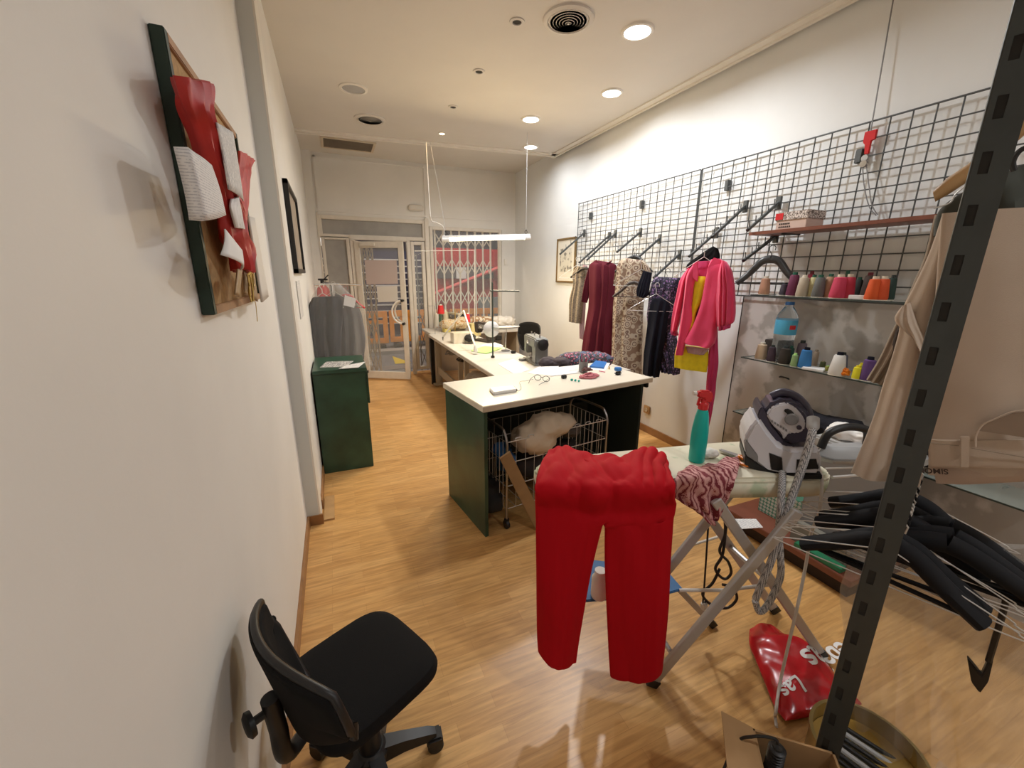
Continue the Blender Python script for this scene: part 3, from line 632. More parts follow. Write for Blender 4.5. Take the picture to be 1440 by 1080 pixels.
# ================================================================ CUTTING COUNTER
CA=math.radians(7.7); co_=V((.722,2.112,0)); cu1=V((math.cos(CA),math.sin(CA),0)); cv1=V((-cu1.y,cu1.x,0)); CW,CDp=1.405,.62
def ck(u,v,z): return co_+cu1*u+cv1*v+V((0,0,z))
def cbox(mb,u0,u1,v0,v1,z0,z1,bev=.0):
    return mb.ext([ck(u0,v0,z0),ck(u1,v0,z0),ck(u1,v1,z0),ck(u0,v1,z0)],(0,0,z1-z0),bev=bev)
t=thing('cutting_counter',ck(CW/2,CDp/2,0),'large open counter with cream top and green panels mid shop','counter')
cbox(MB(),0,CW,0,CDp,.832,.87,.003).build('top','cream',t)
cbox(MB(),-.001,CW+.001,-.002,.004,.834,.866).build('edge_band','creamedge',t)
cbox(MB(),.012,.035,.012,CDp-.01,0,.832,.002).build('side_panel','green',t)
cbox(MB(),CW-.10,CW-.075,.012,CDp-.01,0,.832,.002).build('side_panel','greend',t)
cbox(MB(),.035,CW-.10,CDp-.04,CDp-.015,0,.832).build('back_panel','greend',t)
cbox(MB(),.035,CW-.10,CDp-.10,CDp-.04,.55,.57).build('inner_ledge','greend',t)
o=cbox(MB(),CW-.035,CW-.01,.02,.10,.79,.832,.003).build('corner_bracket','black',t)
# things on it
zt=.8705
def cz(x,y,z=zt): return pz(x,y,z)
t=thing('card_reader',cz(709,551),'flat white device with a black end on the cream counter','device')
a,b,c_,d_=cz(688,549),cz(722,546),cz(727,551),cz(694,556)
MB().ext([a,b,c_,d_],(0,0,.02),bev=.004).build('body','white',t); e=(b-a).normalized()
MB().ext([b-e*.012+V((0,0,.003)),b+e*.004+V((0,0,.003)),c_+e*.004+V((0,0,.003)),c_-e*.012+V((0,0,.003))],(0,0,.014),bev=.003).build('dark_end','black',t)
# glasses
g0=cz(762,536); gu=(cz(771,535)-cz(746,531)).normalized(); gv=V((-gu.y,gu.x,0))
t=thing('eyeglasses',g0,'black eyeglasses folded open on the cream counter','glasses')
mb=MB()
for s in (-1,1):
    mb.tube([g0+gu*(s*.034+.027*math.cos(q))+V((0,0,.022+.019*math.sin(q)))+gv*.004*math.sin(q) for q in [2*PI*k/16 for k in range(16)]],.0022,6,closed=True)
mb.tube(curve([g0+gu*-.008+V((0,0,.026)),g0+V((0,0,.031)),g0+gu*.008+V((0,0,.026))]),.002); mb.build('rims','black',t)
for s in (-1,1): MB().tube(curve([g0+gu*s*.062+V((0,0,.03)),g0+gu*s*.058-gv*.06+V((0,0,.02)),g0+gu*s*.04-gv*.115+V((0,0,.004))]),.0018).build('temple','black',t)
MB().tube(curve([cz(728,551)+V((0,0,.004)),cz(733,547)+V((0,0,.004)),cz(731,541)+V((0,0,.02)),cz(740,538)+V((0,0,.012)),cz(750,537)+V((0,0,.02))]),.0012).build('neck_cord','black',t)
for q,l,m_ in (([(742,525),(757,516),(786,515),(774,528)],'blank white paper left on the counter\'s far edge','paper'),([(774,529),(778,517),(806,514),(818,524)],'lined white paper right of the blank one on the counter','paperh'),([(800,522),(806,514),(826,511),(830,517)],'small pale paper behind the pen cup','offw')):
    flat('paper_sheet',q,.8708+.0016*('lined' in l)+.0030*('small' in l),m_,l,'paper',.001)
t=tag(MB().box(cz(793,532)+V((0,0,.013)),(.036,.03,.026),rot=.2,bev=.004).build('small_box','black'),'little black cube box in front of the papers on the counter','box')
mb=MB()
for k in range(3): p=cz(804+5*k,535.5+.8*k); mb.box(p+V((0,0,.008)),(.02,.014,.014),rot=.4*k,bev=.004)
tag(mb.build('tailor_clip','teal'),'turquoise sewing clip lying before the fabric strips','clip')
# pile of strips
def strips(c,n,R,h,m,name,label,cat,seed,wd=.006,par=None):
    random.seed(seed); mb=MB()
    for k in range(n):
        P=[]; a=random.random()*6.28
        for j in range(5):
            a+=random.uniform(.7,1.6); r=R*random.uniform(.25,1.)
            P.append(c+V((math.cos(a)*r,math.sin(a)*r*.6,random.uniform(.0,h)*(1-.6*r/R)+.004)))
        mb.tube(curve(P,6),wd,5)
    return tag(mb.build(name,m),label,cat)
strips(cz(829,531),12,.085,.035,plain('dusty_pink_cloth',(.52,.16,.18)),'fabric_strips','heap of pink fabric strips beside the pen cup','fabric',3)
strips(cz(826,525)+V((0,0,.02)),8,.05,.03,plain('brown_cloth',(.12,.05,.045)),'fabric_strips','small heap of brown strips on top of the pink ones','fabric',4)
pc=cz(820,523); t=thing('pen_cup',pc,'dark mesh pen cup full of pens on the counter','pen cup')
MB().lathe([(.0,0),(.034,0),(.036,.085),(.033,.085),(.031,.004),(0,.004)],pc,20).build('cup','grey',t)
for k in range(8):
    a=k*.8; MB().tube([pc+V((.015*math.cos(a),.015*math.sin(a),.01)),pc+V((.032*math.cos(a),.032*math.sin(a),.115+.012*(k%3)))],.0035,6).build('pen',('black','grey','pinkd','lgrey')[k%4],t)
flat('blue_booklet',[(829,517),(838,509),(853,511),(849,519)],.871,'blue','blue booklet at the counter\'s far right edge','booklet',.014)
flat('white_tray',[(826,520),(838,508),(858,511),(851,521)],.8706,'paper','white sheet under the blue booklet on the counter','paper',.0015)
p=cz(869,521); tag(MB().lathe([(0,0),(.026,0),(.03,.006),(.03,.018),(.026,.024),(0,.024)],p,20).build('tape_measure','blue'),'round blue tape case at the counter\'s right end','tape measure')
p=cz(869,527); tag(MB().box(p+V((0,0,.013)),(.066,.032,.026),rot=.15,bev=.011).build('spectacle_case','blackm'),'black rounded case in front of the blue tape case','case')
p=cz(856.5,519); tag(MB().lathe([(0,0),(.01,0),(.004,.006),(.004,.014),(.01,.02),(0,.02)],p,12).build('bobbin','gold2'),'tiny brass bobbin between the booklet and the blue tape case','bobbin')
tag(MB().tube([cz(842,523)+V((0,0,.008)),cz(851,524)+V((0,0,.004))],.003).build('pen','pinkd'),'loose pink pencil lying right of the fabric strips','pencil')
# wire basket trolley under the counter
TA=pz(725,745,0)
bo=ck(.175,.03,0); bl,bw,bz0,bz1=.83,.42,.14,.60
def bk(u,v,z): return bo+cu1*u+cv1*v+V((0,0,z))
t=thing('basket_trolley',bk(bl/2,bw/2,0),'wire basket trolley on castors tucked under the cutting counter','trolley')
for u in (0,bl):
    MB().tube(curve([bk(u,0,.07),bk(u,0,.5),bk(u,0,.60),bk(u,.03,.655),bk(u,.08,.675),bk(u,bw-.08,.675),bk(u,bw-.03,.655),bk(u,bw,.60),bk(u,bw,.5),bk(u,bw,.07)],5),.009,8).build('tube_frame','steel',t)
mb=MB(); loops=[]
for z in (bz0,.30,.46,bz1):
    P=[bk(0,0,z),bk(bl,0,z),bk(bl,bw,z),bk(0,bw,z)]; mb.tube(P,.003,5,closed=True)
n=12
for k in range(n+1):
    u=bl*k/n
    for v in (0,bw): mb.tube([bk(u,v,bz0),bk(u,v,bz1)],.0018,5)
    mb.tube([bk(u,0,bz0),bk(u,bw,bz0)],.0022,5)
for k in range(1,9):
    v=bw*k/9
    for u in (0,bl): mb.tube([bk(u,v,bz0),bk(u,v,bz1)],.0022,5)
mb.build('wire_mesh','gal',t)
mb=MB()
for k in range(8):
    u=bl*(.1+.8*k/7.); mb.tube(curve([bk(u-.02,0,bz1),bk(u-.018,0,bz1+.016),bk(u+.018,0,bz1+.016),bk(u+.02,0,bz1)],4),.0025,5)
mb.build('rim_clip','gal',t)
for u in (0,bl):
    for v in (0,bw):
        w_=MB(); c=bk(u,v,.03); w_.lathe([(.008,-.011),(.028,-.011),(.03,-.006),(.03,.006),(.028,.011),(.008,.011)],c,18,cu1); fk=MB().bb(c+V((-.016,-.012,.005)),c+V((.016,.012,.045)),bev=.005).build('castor_fork','black',t); w_.build('castor_wheel','black',fk)
# clothes in the trolley
def heap(name,pts,rad,m,label,cat,seed,amp=.03,flat_=.7):
    """soft crumpled bundle grown around a few points"""
    mb=MB(); random.seed(seed)
    bm=bmesh.new(); bmesh.ops.create_icosphere(bm,subdivisions=4,radius=1)
    pts=[V(p) for p in pts]; c=sum(pts,V())/len(pts)
    for v in bm.verts:
        d=v.co.normalized(); best=0
        for p,r in zip(pts,rad):
            q=p-c; b=q.dot(d); w_=math.sqrt(max(q.length_squared-b*b,0)); best+=(max(0.,b)+r*math.exp(-(w_/r)**2*.8))**6
        best=best**(1/6.)*.95
        n1=noise.noise_vector(d*1.6+V((seed,0,0))); e=d*2.6+n1*1.1
        f=1+.22*(1-2*abs(noise.noise(e+V((0,seed,0)))))+.15*(1-2*abs(noise.noise(e*2.1+V((0,0,seed)))))-.1
        q=c+d*best*f; q.z=c.z+(q.z-c.z)*flat_; v.co=q
    bmesh.ops.smooth_vert(bm,verts=bm.verts[:],factor=.35,use_axis_x=True,use_axis_y=True,use_axis_z=True)
    for v in bm.verts: v.co+=noise.noise_vector(v.co*18+V((seed,0,0)))*amp*.3
    bm.verts.index_update(); mb.add([v.co.copy() for v in bm.verts],[[v.index for v in f.verts] for f in bm.faces]); bm.free()
    return tag(mb.build(name,m,angle=180),label,cat)
heap('beige_garment',[bk(.22,.09,.56),bk(.34,.08,.64),bk(.48,.10,.62),bk(.30,.10,.50)],[.11,.11,.10,.12],mat('beige_raincoat',(.60,.48,.35),.8),'crumpled beige garment heaped on top of the wire basket','garment',5)
heap('blue_garment',[bk(.08,.14,.42),bk(.09,.22,.46),bk(.09,.16,.34)],[.065,.065,.06],'bluefab','blue garment stuffed in the left end of the wire basket','garment',6)
heap('dark_garment',[bk(.30,.2,.30),bk(.5,.2,.32),bk(.62,.2,.34)],[.12,.12,.11],plain('dark_brown_cloth',(.03,.022,.02)),'dark brown garment at the bottom of the wire basket','garment',7)
heap('grey_garment',[bk(.56,.1,.56),bk(.60,.13,.52)],[.07,.07],plain('grey_brown_cloth',(.07,.06,.055)),'grey brown cloth right of the beige garment in the basket','garment',8)
# wooden plank leaning on the basket
pa=pv(711,640,(TA.x,TA.y-.06),0); pb=pv(775,745,(TA.x,TA.y-.06),0)
ax=(pa-pb).normalized(); side=ax.cross(V((0,1,0))).normalized()
tag(MB().ext([pa+side*.04,pa-side*.035,pb-side*.035-V((0,0,.12)),pb+side*.04-V((0,0,.12))],(0,.018,0),bev=.002).build('wooden_plank','plank'),'thin wooden plank leaning across the wire basket','plank')
heap('black_bag',[ck(.12,.15,.15),ck(.13,.28,.15),ck(.12,.2,.26)],[.09,.09,.08],'blackm','black bag on the floor inside the counter\'s left panel','bag',9)
# ================================================================ RIGHT WALL: GRID PANELS, ARMS, CLOTHES
GX=2.872
def grid_panel(ya,yb,z0,z1,label):
    t=thing('grid_panel',(GX,(ya+yb)/2,z0),label,'grid panel','dark wire grid panels on the right wall')
    L=abs(yb-ya); n=round(L/.1); mb=MB()
    for k in range(n+1):
        y=ya+(yb-ya)*k/n; mb.tube([(GX,y,z0),(GX,y,z1)],.0037 if 0<k<n else .0056,6)
    m_=round((z1-z0)/.089)
    for k in range(m_+1):
        z=z0+(z1-z0)*k/m_; mb.tube([(GX-.006,ya,z),(GX-.006,yb,z)],.0037 if 0<k<m_ else .005,6)
    mb.build('wire_grid','wire',t)
    for y in (ya+(yb-ya)*.14,ya+(yb-ya)*.62):
        for z in (z1-.16,): MB().bb((GX-.012,y-.018,z-.045),(XR-.001,y+.018,z+.03),bev=.004).build('wall_clip','wire',t)
    return t
grid_panel(4.67,2.80,1.455,2.44,'far dark wire grid panel behind the maroon and paisley dresses')
grid_panel(2.785,.93,1.455,2.44,'near dark wire grid panel carrying the brown shelf and the pink jacket')
def arm(pl,tip,label,L=.34):
    a=pX(*pl,GX-.01); b=pY(*tip,a.y); d=(b-a).normalized()
    t=thing('peg_rail',a,label.replace('display arm','peg rail').replace('two close arms','two close peg rails'),'peg rail','sloping peg rails on the grid')
    MB().bb((a.x-.012,a.y-.018,a.z-.05),(a.x+.006,a.y+.018,a.z+.035),bev=.003).build('hook_plate','wire',t)
    n=V((0,1,0)); up=n.cross(d).normalized(); up=up if up.z>0 else -up
    MB().ext([a+n*.009+up*.009,a-n*.009+up*.009,a-n*.009-up*.009,a+n*.009-up*.009],b-a,bev=.002).build('bar','arm',t)
    mb=None
    for k in range(5):
        p=a.lerp(b,.15+.2*k)+up*.008; MB().tube([p,p+V((-.004,0,.038))],.0034,6).build('peg','arm',t)
    MB().tube([b,b+d*.008],.011,8).build('end_cap','black',t)
    return a,b,d
A={}
for key,pl,tip,l in (('a1',(822,327),(788,357),'display arm farthest left, in front of the framed sketch'),('a2',(857,331),(815,369),'left one of two close arms above the maroon dress'),('a3',(866,328),(826,365),'right one of two close arms above the maroon dress'),('a4',(901,326),(868,354),'short bare display arm above the paisley dress'),('a5',(928,335),(885,373),'display arm crossing over the paisley dress collar'),('a6',(956,357),(920,390),'display arm above the purple floral dress'),('a7',(1049,289),(1002,333),'long display arm slanting high above the pink jacket'),('a8',(1008,326),(970,360),'display arm that carries the pink jacket\'s hanger'),('a9',(1096,284),(1052,323),'greenish display arm ending at the brown shelf'),('a10',(1092,331),(1046,366),'display arm under the left end of the brown shelf')):
    A[key]=arm(pl,tip,l)
# framed sketch
t=thing('framed_sketch',(2.89,4.95,1.5),'small framed grey sketch on the right wall beside the grid','picture')
q=[pX(785,337,2.897),pX(813,331,2.897),pX(813,400,2.897),pX(785,397,2.897)]; ya,yb=q[0].y,4.72; za,zb=1.50,2.07
mb=MB(); w_=.022
for a,b in (((ya,za),(ya-w_,zb)),((yb+w_,za),(yb,zb)),((ya,za),(yb,za+w_)),((ya,zb-w_),(yb,zb))): mb.bb((2.875,a[0],a[1]),(2.899,b[0],b[1]),bev=.003)
mb.build('frame',plain('gilt_wood',(.2,.12,.04),.4),t)
MB().bb((2.888,ya-w_,za+w_),(2.899,yb+w_,zb-w_)).build('mount','cream',t); MB().bb((2.8865,ya-.09,za+.14),(2.8885,yb+.09,zb-.13)).build('drawing','sketch',t)
# --- clothes
def garm(name,m_,rows,c,ang,depth,label,cat,wr=.004,nf=5,amp=.25,seed=0,parent=None,**k):
    mb=cloth(rows,c,ang,depth,nf=nf,amp=amp,wr=wr,seed=seed,**k)
    if parent: return mb.build(name,m_,parent)
    return tag(mb.build(name,m_),label,cat)
def dress(label,loc,cat,name='dress'): return thing(name,loc,label,cat)
garm('waistcoat','tweed',[(812,374,824,376),(805,385,826,388),(806,400,823,402),(801,420,821,424),(800,452,817,455)],(2.58,4.10),-55,.07,'short beige tweed waistcoat hung beside the framed sketch','garment',seed=1)
garm('lilac_garment','lilac',[(820,372,826,374,.5),(819,392,826,395),(815,420,824,422),(815,450,822,455),(815,475,821,478)],(2.66,4.0),-60,.04,'thin lilac garment squeezed between waistcoat and maroon dress','garment',seed=2)
md=dress('plain maroon short sleeved dress hung on the grid\'s left part',(2.6,3.75,.62),'dress')
garm('body','maroon',[(838,366,859,369,.4),(833,369,864,371,.6),(829,375,867,376,.9),(829,400,866,402,1.),(828,428,863,430,.85),(824,455,862,456,1.1),(820,480,861,482,1.25),(817,505,861,508,1.4),(814,525,861,530,1.5)],(2.6,3.72),-62,.12,'','',seed=3,parent=md,nf=5,amp=.28)
garm('sleeve','maroon',[(829,374,833,375),(823,395,832,396),(820,410,829,411),(818,424,825,426)],(2.59,3.78),-62,.06,'','',seed=4,parent=md)
MB().tube(curve([pv(838,366,(2.57,3.72),-62),pv(843,370,(2.56,3.72),-62),pv(849,371.5,(2.56,3.72),-62),pv(855,370,(2.56,3.72),-62),pv(860,367,(2.57,3.72),-62)]),.007,8).build('neckband','maroon',md)
pdn=dress('long paisley print dress with short sleeves on the grid',(2.6,3.1,.6),'dress')
garm('body','paisley',[(880,363,904,366,.4),(873,366,908,370,.7),(868,378,909,384,.9),(866,405,906,408),(863,430,905,432),(862,465,903,466,1.1),(861,500,902,503,1.2),(862,524,902,527,1.2)],(2.58,3.12),-60,.12,'','',seed=5,parent=pdn,nf=5,amp=.22)
garm('sleeve','paisley',[(902,367,907,369),(905,375,914,379),(908,390,915,394),(906,400,912,403)],(2.56,3.05),-60,.06,'','',seed=6,parent=pdn)
garm('sleeve','paisley',[(872,367,877,366),(866,380,873,382),(863,400,868,402)],(2.6,3.2),-60,.05,'','',seed=7,parent=pdn)
fl=dress('purple floral print dress hung behind the navy skirt',(2.6,2.7,.75),'dress')
garm('body','floral',[(924,389,955,391,.5),(918,394,958,395,.8),(915,405,955,408),(912,425,950,430),(910,445,948,450),(914,480,953,485,1.1),(922,505,957,508,1.2),(930,522,956,526,1.2)],(2.64,2.72),-56,.11,'','',seed=8,parent=fl,nf=6,amp=.25)
garm('sleeve','floral',[(953,390,957,391),(955,400,961,402),(954,420,960,422)],(2.66,2.64),-56,.05,'','',seed=9,parent=fl)
nv=dress('long navy skirt garment in front of the floral dress',(2.5,2.75,.75),'skirt','navy_skirt')
garm('skirt_body','navyfab',[(921,419,939,421,.6),(916,424,942,428,.9),(912,445,940,448),(908,475,935,480,1.1),(905,505,930,508,1.25),(904,526,927,530,1.3)],(2.52,2.76),-56,.08,'','',seed=10,parent=nv,nf=4,amp=.4)
garm('navy_garment',M['navyfab'],[(905,380,917,384),(899,395,914,400),(895,408,912,414),(896,416,906,419)],(2.50,2.84),-56,.05,'dark navy sleeve piece hanging between paisley and floral dresses','garment',seed=11)
# pink jacket with yellow top under it
pj=dress('bright pink jacket with puffed sleeves hung open on the grid',(2.5,2.2,.95),'jacket','pink_jacket')
pc_=(2.47,2.26); pa_=-58
garm('left_front','pink',[(975,372,982,368,.6),(968,382,980,384),(964,400,976,404),(961,425,973,430),(957,450,974,452),(953,480,964,482),(950,497,960,499)],pc_,pa_,.10,'','',seed=12,parent=pj,nf=2,amp=.2)
garm('right_front','pink',[(1000,365,1013,364,.6),(997,374,1021,374),(993,392,1021,393),(988,415,1014,415),(982,440,1011,441),(972,462,1009,464),(962,478,1006,481),(963,482,999,489)],pc_,pa_,.11,'','',seed=13,parent=pj,nf=3,amp=.18)
garm('back_panel','pinkd',[(978,368,1008,366,.5),(970,385,1016,386),(966,420,1012,422),(962,470,1005,474)],(2.53,2.29),pa_,.04,'','',seed=14,parent=pj)
garm('sleeve','pink',[(1016,366,1022,368,.7),(1012,378,1029,380),(1009,400,1033,404),(1007,425,1035,428),(1008,448,1033,450,1.),(1009,459,1029,455,.7)],(2.50,2.10),pa_,.13,'','',seed=15,parent=pj,nf=5,amp=.22)
garm('sleeve_cuff','pinkd',[(1010,459,1028,455),(1010,465,1027,461)],(2.50,2.10),pa_,.10,'','',seed=16,parent=pj)
garm('sleeve','pink',[(967,378,972,376,.6),(957,395,968,396),(951,420,962,424),(946,445,957,448),(944,463,952,466,.7)],(2.46,2.36),pa_,.12,'','',seed=17,parent=pj,nf=4,amp=.2)
garm('sleeve_cuff','pinkd',[(944,464,952,467),(945,469,953,472)],(2.46,2.36),pa_,.10,'','',seed=18,parent=pj)
for P,sd in (([(981,368),(975,372),(974,390),(981,397),(983,384)],1),([(1004,362),(1015,366),(1012,376),(996,392),(996,376)],2)):
    f=(2.44,2.24); q=[pv(*p,f,pa_) for p in P]; n=V((math.sin(math.radians(pa_)),-math.cos(math.radians(pa_)),0))
    MB().ext(q,n*(-.012 if n.x>0 else .012),bev=.004).build('collar_lapel','pink',pj)
yt=dress('yellow top worn under the open pink jacket',(2.5,2.25,.9),'top','yellow_top')
garm('front','yellow',[(980,388,992,389,.6),(977,396,993,397),(974,420,988,421),(971,438,979,440),(965,470,975,472)],(2.475,2.27),pa_,.05,'','',seed=19,parent=yt,nf=2,amp=.1)
garm('hem','yellow',[(952,485,996,490),(949,498,996,506),(948,516,994,523)],(2.53,2.28),pa_,.07,'','',seed=20,parent=yt,nf=3,amp=.2)
garm('lilac_lining','lilac',[(964,487,998,491),(967,496,990,499)],(2.50,2.26),pa_,.04,'mauve lining piece showing below the pink jacket hem','garment',seed=21)
garm('pink_scarf','pinkd',[(999,440,1009,441,.6),(999,472,1010,474),(996,500,1010,502),(994,530,1008,532),(992,560,1004,562),(991,590,999,592),(990,612,994,613)],(2.62,2.17),-50,.05,'long deep pink strip of cloth hanging below the pink jacket','garment',seed=22,nf=3)
# hangers of those
def H(px_,py_,c,ang,w,kind,label,**k):
    return hanger(pv(px_,py_,c,ang),ang,w,kind,label=label,group='hangers on the wall grid',**k)
H(812,363,(2.58,4.1),-30,.36,'wire','white wire hanger at the tweed waistcoat',m='trimw',thick=1.5)
H(823,367,(2.60,3.95),-70,.38,'plastic','black hanger neck between waistcoat and maroon dress',drop=.1)
H(893,350,(2.6,3.15),-60,.34,'plastic','black hanger inside the paisley dress collar',thick=1.5)
H(903,366,(2.48,3.0),-40,.42,'wire','bare wire hanger crossing in front of the paisley dress',m='gal',thick=1.5)
H(893,385,(2.46,3.05),-50,.36,'plastic','empty dark hanger in front of the paisley dress',m=plain('brown_black_plastic',(.05,.035,.03),.5),hook=False)
H(939,380,(2.64,2.7),-56,.30,'plastic','black hanger in the floral dress',thick=1.1)
H(924,400,(2.46,2.75),-40,.40,'wire','wire hanger hanging low in front of the floral dress',m='gal',thick=1.5)
H(992,346,(2.5,2.28),-58,.36,'wire','wire hanger inside the pink jacket',m='gal',thick=1.6)
# black collar strip hung with the pink jacket
garm('black_trousers',M['blackfab'],[(1003,346,1010,350,.5),(985,357,1012,364),(966,372,1000,372),(966,381,985,380)],(2.60,2.35),-58,.03,'black folded trousers on a hanger behind the pink jacket','garment',seed=23)
# hanger standing on the shelf of cones
hg=pX(1086,350,2.70)
hanger(hg+V((0,0,.01)),-58,.36,'plastic',drop=.16,hook=True,thick=1.7,m=plain('grey_black_hanger',(.055,.055,.055),.35),label='empty thick black hanger leaning over the cone shelf',group=None)
# brown shelf with shoe box
z=1.885; y1=2.09
t=thing('wall_shelf',(2.77,1.4,z),'narrow red brown shelf hooked on the near wire grid','shelf')
MB().bb((2.64,.75,z-.018),(2.862,y1,z),bev=.002).build('board','redwood',t)
MB().bb((2.638,.75,z-.019),(2.645,y1+.001,z+.0015),bev=.001).build('edge_lip','redwood',t)
for y in (y1-.2,1.1): MB().tube([(2.86,y,z+.05),(2.86,y,z-.02),(2.68,y,z-.024)],.005,6).build('bracket','wire',t)
b0=pX(1091,318,2.67); b1=pX(1134,312,2.67); by0,by1=b0.y,b1.y
t=thing('shoe_box',(2.75,(by0+by1)/2,z),'shoe box with a zebra striped lid on the brown shelf','box')
MB().bb((2.67,by1,z+.001),(2.83,by0,z+.07),bev=.002).build('carton',mat('pink_card',(.60,.44,.37),.8),t)
MB().bb((2.664,by1-.006,z+.055),(2.836,by0+.006,z+.105),bev=.003).build('lid','zebra',t); lid_=bpy.data.objects['lid']
mb=MB()
for k,(a,w_) in enumerate(((.02,.06),(.025,.08))):
    for j in range(6): mb.bb((2.6685,by0-.02-.012*j*(1+.1*k),.012+z+.018*(1-k)),(2.6695,by0-.028-.012*j*(1+.1*k),.022+z+.018*(1-k)))
mb.build('printed_lines','black',t)
MB().bb((2.662,by0+.006-.05,z+.062),(2.6635,by0+.006,z+.1)).build('red_print','redp',lid_)
# red hook with chain
hk=pX(1222,196,2.855)
t=thing('red_clip',hk,'red clip and pulley on a bead chain hanging before the grid','clip')
MB().ext([hk+V((0,-.03,.045)),hk+V((0,.03,.045)),hk+V((0,.03,-.01)),hk+V((0,.018,-.02)),hk+V((0,.010,-.075)),hk+V((0,-.012,-.075)),hk+V((0,-.012,-.01)),hk+V((0,-.03,-.005))],(.014,0,0),bev=.003).build('clip_body','redp',t)
MB().lathe([(0,-.008),(.017,-.008),(.013,0),(.017,.008),(0,.008)],hk+V((0,0,-.095)),14,(1,0,0)).build('pulley','steel',t)
MB().lathe([(0,-.01),(.018,-.01),(.012,0),(.018,.01),(0,.01)],hk+V((0,0,-.125)),14,(1,0,0)).build('pulley','chrome',t)
mb=MB(); top=pX(1256,0,2.87)
mb.tube([hk+V((0,0,.045)),V((2.87,top.y,min(top.z,3.11))),V((2.87,top.y-.02,3.112))],.0035,5)
c1=pX(1220,265,2.85);c2=pX(1230,303,2.85)
mb.tube(curve([hk+V((0,.006,-.13)),pX(1215,260,2.85),pX(1222,290,2.85),pX(1232,303,2.85)]),.003,5); mb.tube(curve([hk+V((0,-.012,-.13)),pX(1222,262,2.85),pX(1226,288,2.85),pX(1234,302,2.85)]),.003,5)
mb.build('bead_chain','grey',t)
# ================================================================ GLASS SHELVES, THREAD CONES
Z1,Z2,Z3=1.478,1.045,.640
def gshelf(z,label):
    t=thing('glass_shelf',(2.76,1.45,z),label,'glass shelf','glass shelves on the right wall')
    MB().bb((2.625,.55,z-.008),(2.887,2.0,z),bev=.001).build('glass_plate','shelfg',t)
    MB().bb((2.6235,.55,z-.008),(2.6255,2.0,z)).build('dark_edge',plain('glass_edge',(.03,.045,.04),.3),t)
    MB().bb((2.63,2.0,z-.008),(2.887,2.002,z)).build('dark_edge','grey',t)
    for y in (.7,1.93): MB().cyl((2.887,y,z-.012),(2.83,y,z-.012),.006,8).build('shelf_pin','steel',t)
gshelf(Z1,'upper glass shelf lined with large thread cones'); gshelf(Z2,'middle glass shelf with the water bottle and small cones'); gshelf(Z3,'lowest glass shelf behind the steam iron')
CM={}
def cone(x,ybot,ytop,wpx,col,label,X,Zs,core=None,taper=.72,name='thread_cone',group='thread cones on the upper glass shelf',cat='thread cone'):
    px_=1020+x/3.856; k=1/3.856
    b=pX(px_,280+ybot*k,X); tp=pX(px_,280+ytop*k,X); dep=(b-CAM).dot(cf); r=wpx*k*dep/FPX/2; h=max(.02,tp.z-b.z)
    if core: h*=.93
    c=V((X,b.y,Zs+.0005)); mm=CM.setdefault(col,mat('thread_%d'%len(CM),col,.75,bump=.4,bscale=260))
    t=thing(name,c,label,cat,group)
    MB().lathe([(0,0),(r*.98,0),(r*.98,.003)],c,20).build('cone_base','cream',t)
    MB().lathe([(r*.9,.002),(r,.012),(r*(1+taper)/2,h*.55),(r*taper,h*.93),(r*taper*.8,h*.97),(0,h*.97)],c,24).build('wound_thread',mm,t)
    MB().lathe([(r*taper*.62,h*.9),(r*taper*.55,h*1.1 if core else h*1.0),(0,h*1.1 if core else h*1.0)],c,14).build('cone_tip',core or 'cream',t)
    return t
gt=plain('green_tip',(.01,.10,.06),.5); rt=plain('dark_red_tip',(.16,.01,.02),.5); kt=plain('dark_tip',(.02,.03,.03),.5)
for a in ((208,513,415,56,(.50,.27,.17),'salmon thread cone alone at the left of the upper shelf',2.68,'cream'),
 (317,514,445,48,(.05,.04,.055),'short dark plum cone left of the tall maroon cone',2.70,kt),
 (360,515,388,58,(.14,.02,.06),'maroon cone with a green tip',2.68,gt),
 (414,517,402,60,(.45,.37,.27),'wide beige cone right of the maroon cone',2.67,'cream'),
 (450,510,378,46,(.26,.012,.035),'dark red cone standing behind the beige cone',2.80,rt),
 (465,519,402,46,(.62,.55,.29),'cream yellow cone beside the beige cone',2.70,gt),
 (500,520,400,60,(.12,.12,.11),'grey green cone with a green tip',2.66,gt),
 (555,514,388,52,(.42,.25,.15),'tan cone with a dark green tip',2.70,gt),
 (606,528,400,78,(.55,.045,.10),'wide pinkish red cone in the middle of the shelf',2.66,'creamedge'),
 (657,528,398,66,(.42,.02,.045),'crimson cone touching the pinkish red cone',2.69,'creamedge'),
 (640,515,372,44,(.06,.12,.07),'olive green tipped cone behind the crimson cone',2.82,gt),
 (712,512,400,46,(.03,.035,.03),'blackish cone behind the white tag',2.80,gt),
 (764,515,376,58,(.07,.045,.035),'dark brown cone behind the orange ones',2.80,rt),
 (795,529,402,70,(.62,.085,.012),'left orange red cone',2.66,'creamedge'),
 (842,529,400,66,(.58,.07,.014),'right orange red cone',2.68,'creamedge'),
 (890,516,382,50,(.018,.04,.03),'near black green cone at the right end by the coat',2.74,kt)):
    cone(a[0],a[1],a[2],a[3],a[4],a[5]+' on the upper glass shelf' if 'shelf' not in a[5] else a[5],a[6],Z1,a[7])
tag(MB().box(V((2.66,pX(1207,408,2.66).y,Z1+.012)),(.03,.07,.022),rot=.3,bev=.002).build('white_tag','paper'),'white card tag lying between red and orange cones','tag')
G2='thread cones on the middle glass shelf'
